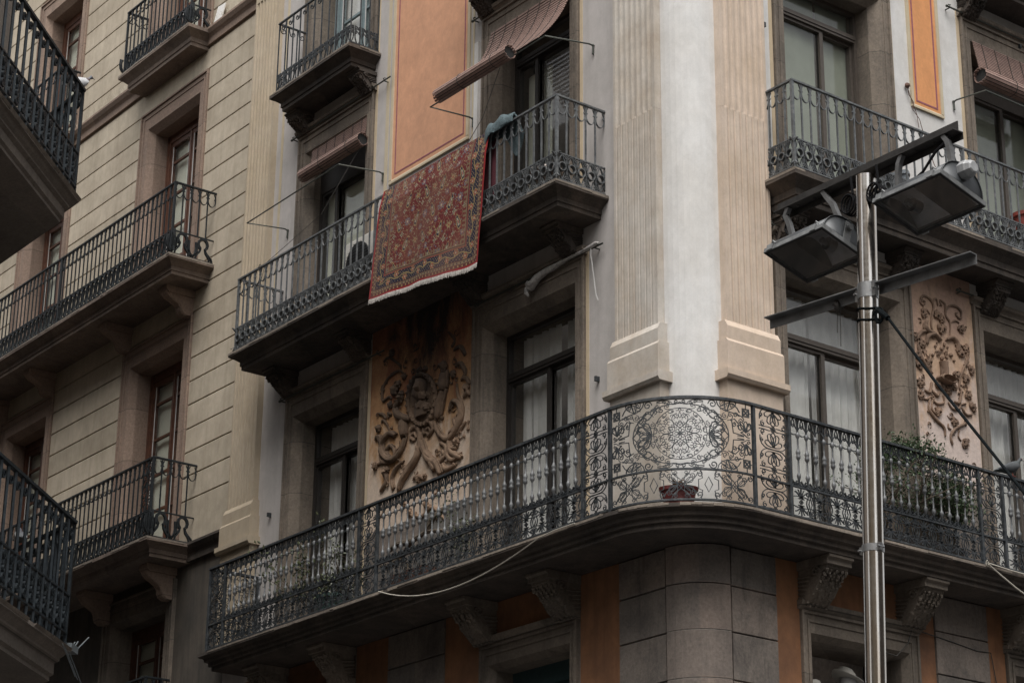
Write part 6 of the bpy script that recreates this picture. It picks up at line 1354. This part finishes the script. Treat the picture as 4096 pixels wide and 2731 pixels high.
pole=lambda z: Vector((5.08,-3.37,0)).lerp(Vector((5.245,-3.222,7.70)),z/7.70)
for z in (6.74,6.665):
    q=pole(z); mb.tube([(q.x+.068*math.cos(a),q.y+.068*math.sin(a),z+.01*math.sin(a*2)) for a in frange(0,2*PI,18)],.007,5)
S=Vector((5.305,-3.23,6.73)); 
for k in range(3): mb.tube([(5.335+.03*math.cos(a)+.006*k,-3.27,6.665+.05*math.sin(a)) for a in frange(0,2*PI,12)],.006,5)
mb.tube([S,(5.335,-3.26,6.70),(5.39,-3.27,6.66),(5.844,-3.352,6.056),(6.505,-3.448,5.211),(7.2,-3.55,4.4),(9.5,-3.9,2.6)],.0095,7)
mb.tube([(5.31,-3.25,6.72),(5.36,-3.275,6.68),(5.42,-3.28,6.62)],.019,7)
tag(mb.build('overhead_cable',bl,None,smooth=True),'thick black cable strapped to the steel post and running down across the view','cable')

# ================================================================== GROUND
def struct(mb,name,mat,**k):
    o=mb.build(name,mat,None,**k); o['kind']='structure'; return o
asph=simple('dark asphalt',(.05,.05,.052),.9,var=.3,freq=12); pav=stone('pavement slabs',(.20,.19,.18),(.24,.23,.215),(.10,.10,.10),.5)
mb=MB(); mb.poly([(-400,-400,-.12),(400,-400,-.12),(400,400,-.12),(-400,400,-.12)]); struct(mb,'ground',asph)
mb=MB(); mb.poly([(x,y,0) for x,y in ((-60,0.2),(-60,-1.6),(-.6,-1.6),(1.6,.8),(1.6,60),(-.1,60),(-.1,0.2))]); struct(mb,'pavement',pav)
mb=MB(); mb.poly([(x,y,0) for x,y in ((-24,-5.2),(-24,-4.0),(-3.7,-4.0),(.6,-8.4),(.6,-26),(-.4,-26),(-.4,-8.3),(-4,-5.0))]); struct(mb,'pavement',pav)

# ================================================================== CAMERA AND LIGHT
f_,pit,rol,azi=8841.287,R(20.978),R(.59745),R(37.15)
h=Vector((-math.cos(azi),math.sin(azi),0)); rt_=Vector((math.sin(azi),math.cos(azi),0)); upv=Vector((0,0,1))
Fw=h*math.cos(pit)+upv*math.sin(pit); U=-h*math.sin(pit)+upv*math.cos(pit)
er=rt_*math.cos(rol)+U*math.sin(rol); eu=-rt_*math.sin(rol)+U*math.cos(rol)
cam=D2.cameras.new('Camera'); co=D2.objects.new('Camera',cam); COL.objects.link(co)
mat=Matrix((er,eu,-Fw)).transposed().to_4x4(); mat.translation=Vector((14.0903,-12.7460,1.6)); co.matrix_world=mat
cam.sensor_width=36; cam.sensor_fit='HORIZONTAL'; cam.lens=f_/4096*36; cam.clip_end=2000; cam.clip_start=.1
SC.camera=co
SUN_EL,SUN_DIR=R(64),Vector((.75,-.62,0)).normalized()
sun=D2.lights.new('Sun','SUN'); sun.energy=SUNE; sun.angle=R(45); sun.color=(1,.97,.93); so=D2.objects.new('Sun',sun); COL.objects.link(so)
d=-(SUN_DIR*math.cos(SUN_EL)+upv*math.sin(SUN_EL)); so.rotation_euler=d.to_track_quat('-Z','Y').to_euler(); so.location=(10,-10,30)
w=D2.worlds.new('World'); SC.world=w; w.use_nodes=True; nt=w.node_tree; bg=nt.nodes['Background']; bg.inputs[1].default_value=SKYE
sky=nt.nodes.new('ShaderNodeTexSky'); sky.sky_type='NISHITA'; sky.sun_disc=False; sky.sun_elevation=SUN_EL; sky.sun_rotation=math.atan2(SUN_DIR.x,SUN_DIR.y); sky.dust_density=4; sky.air_density=1.5
hs=nt.nodes.new('ShaderNodeHueSaturation'); hs.inputs['Saturation'].default_value=.12; nt.links.new(sky.outputs[0],hs.inputs['Color']); nt.links.new(hs.outputs[0],bg.inputs[0])
vs=SC.view_settings; vs.view_transform='Standard'; vs.look='None'; vs.gamma=1; vs.use_curve_mapping=False; vs.exposure=EXPO
SC.render.engine='CYCLES'; SC.cycles.max_bounces=6; SC.cycles.diffuse_bounces=3; SC.cycles.transparent_max_bounces=12
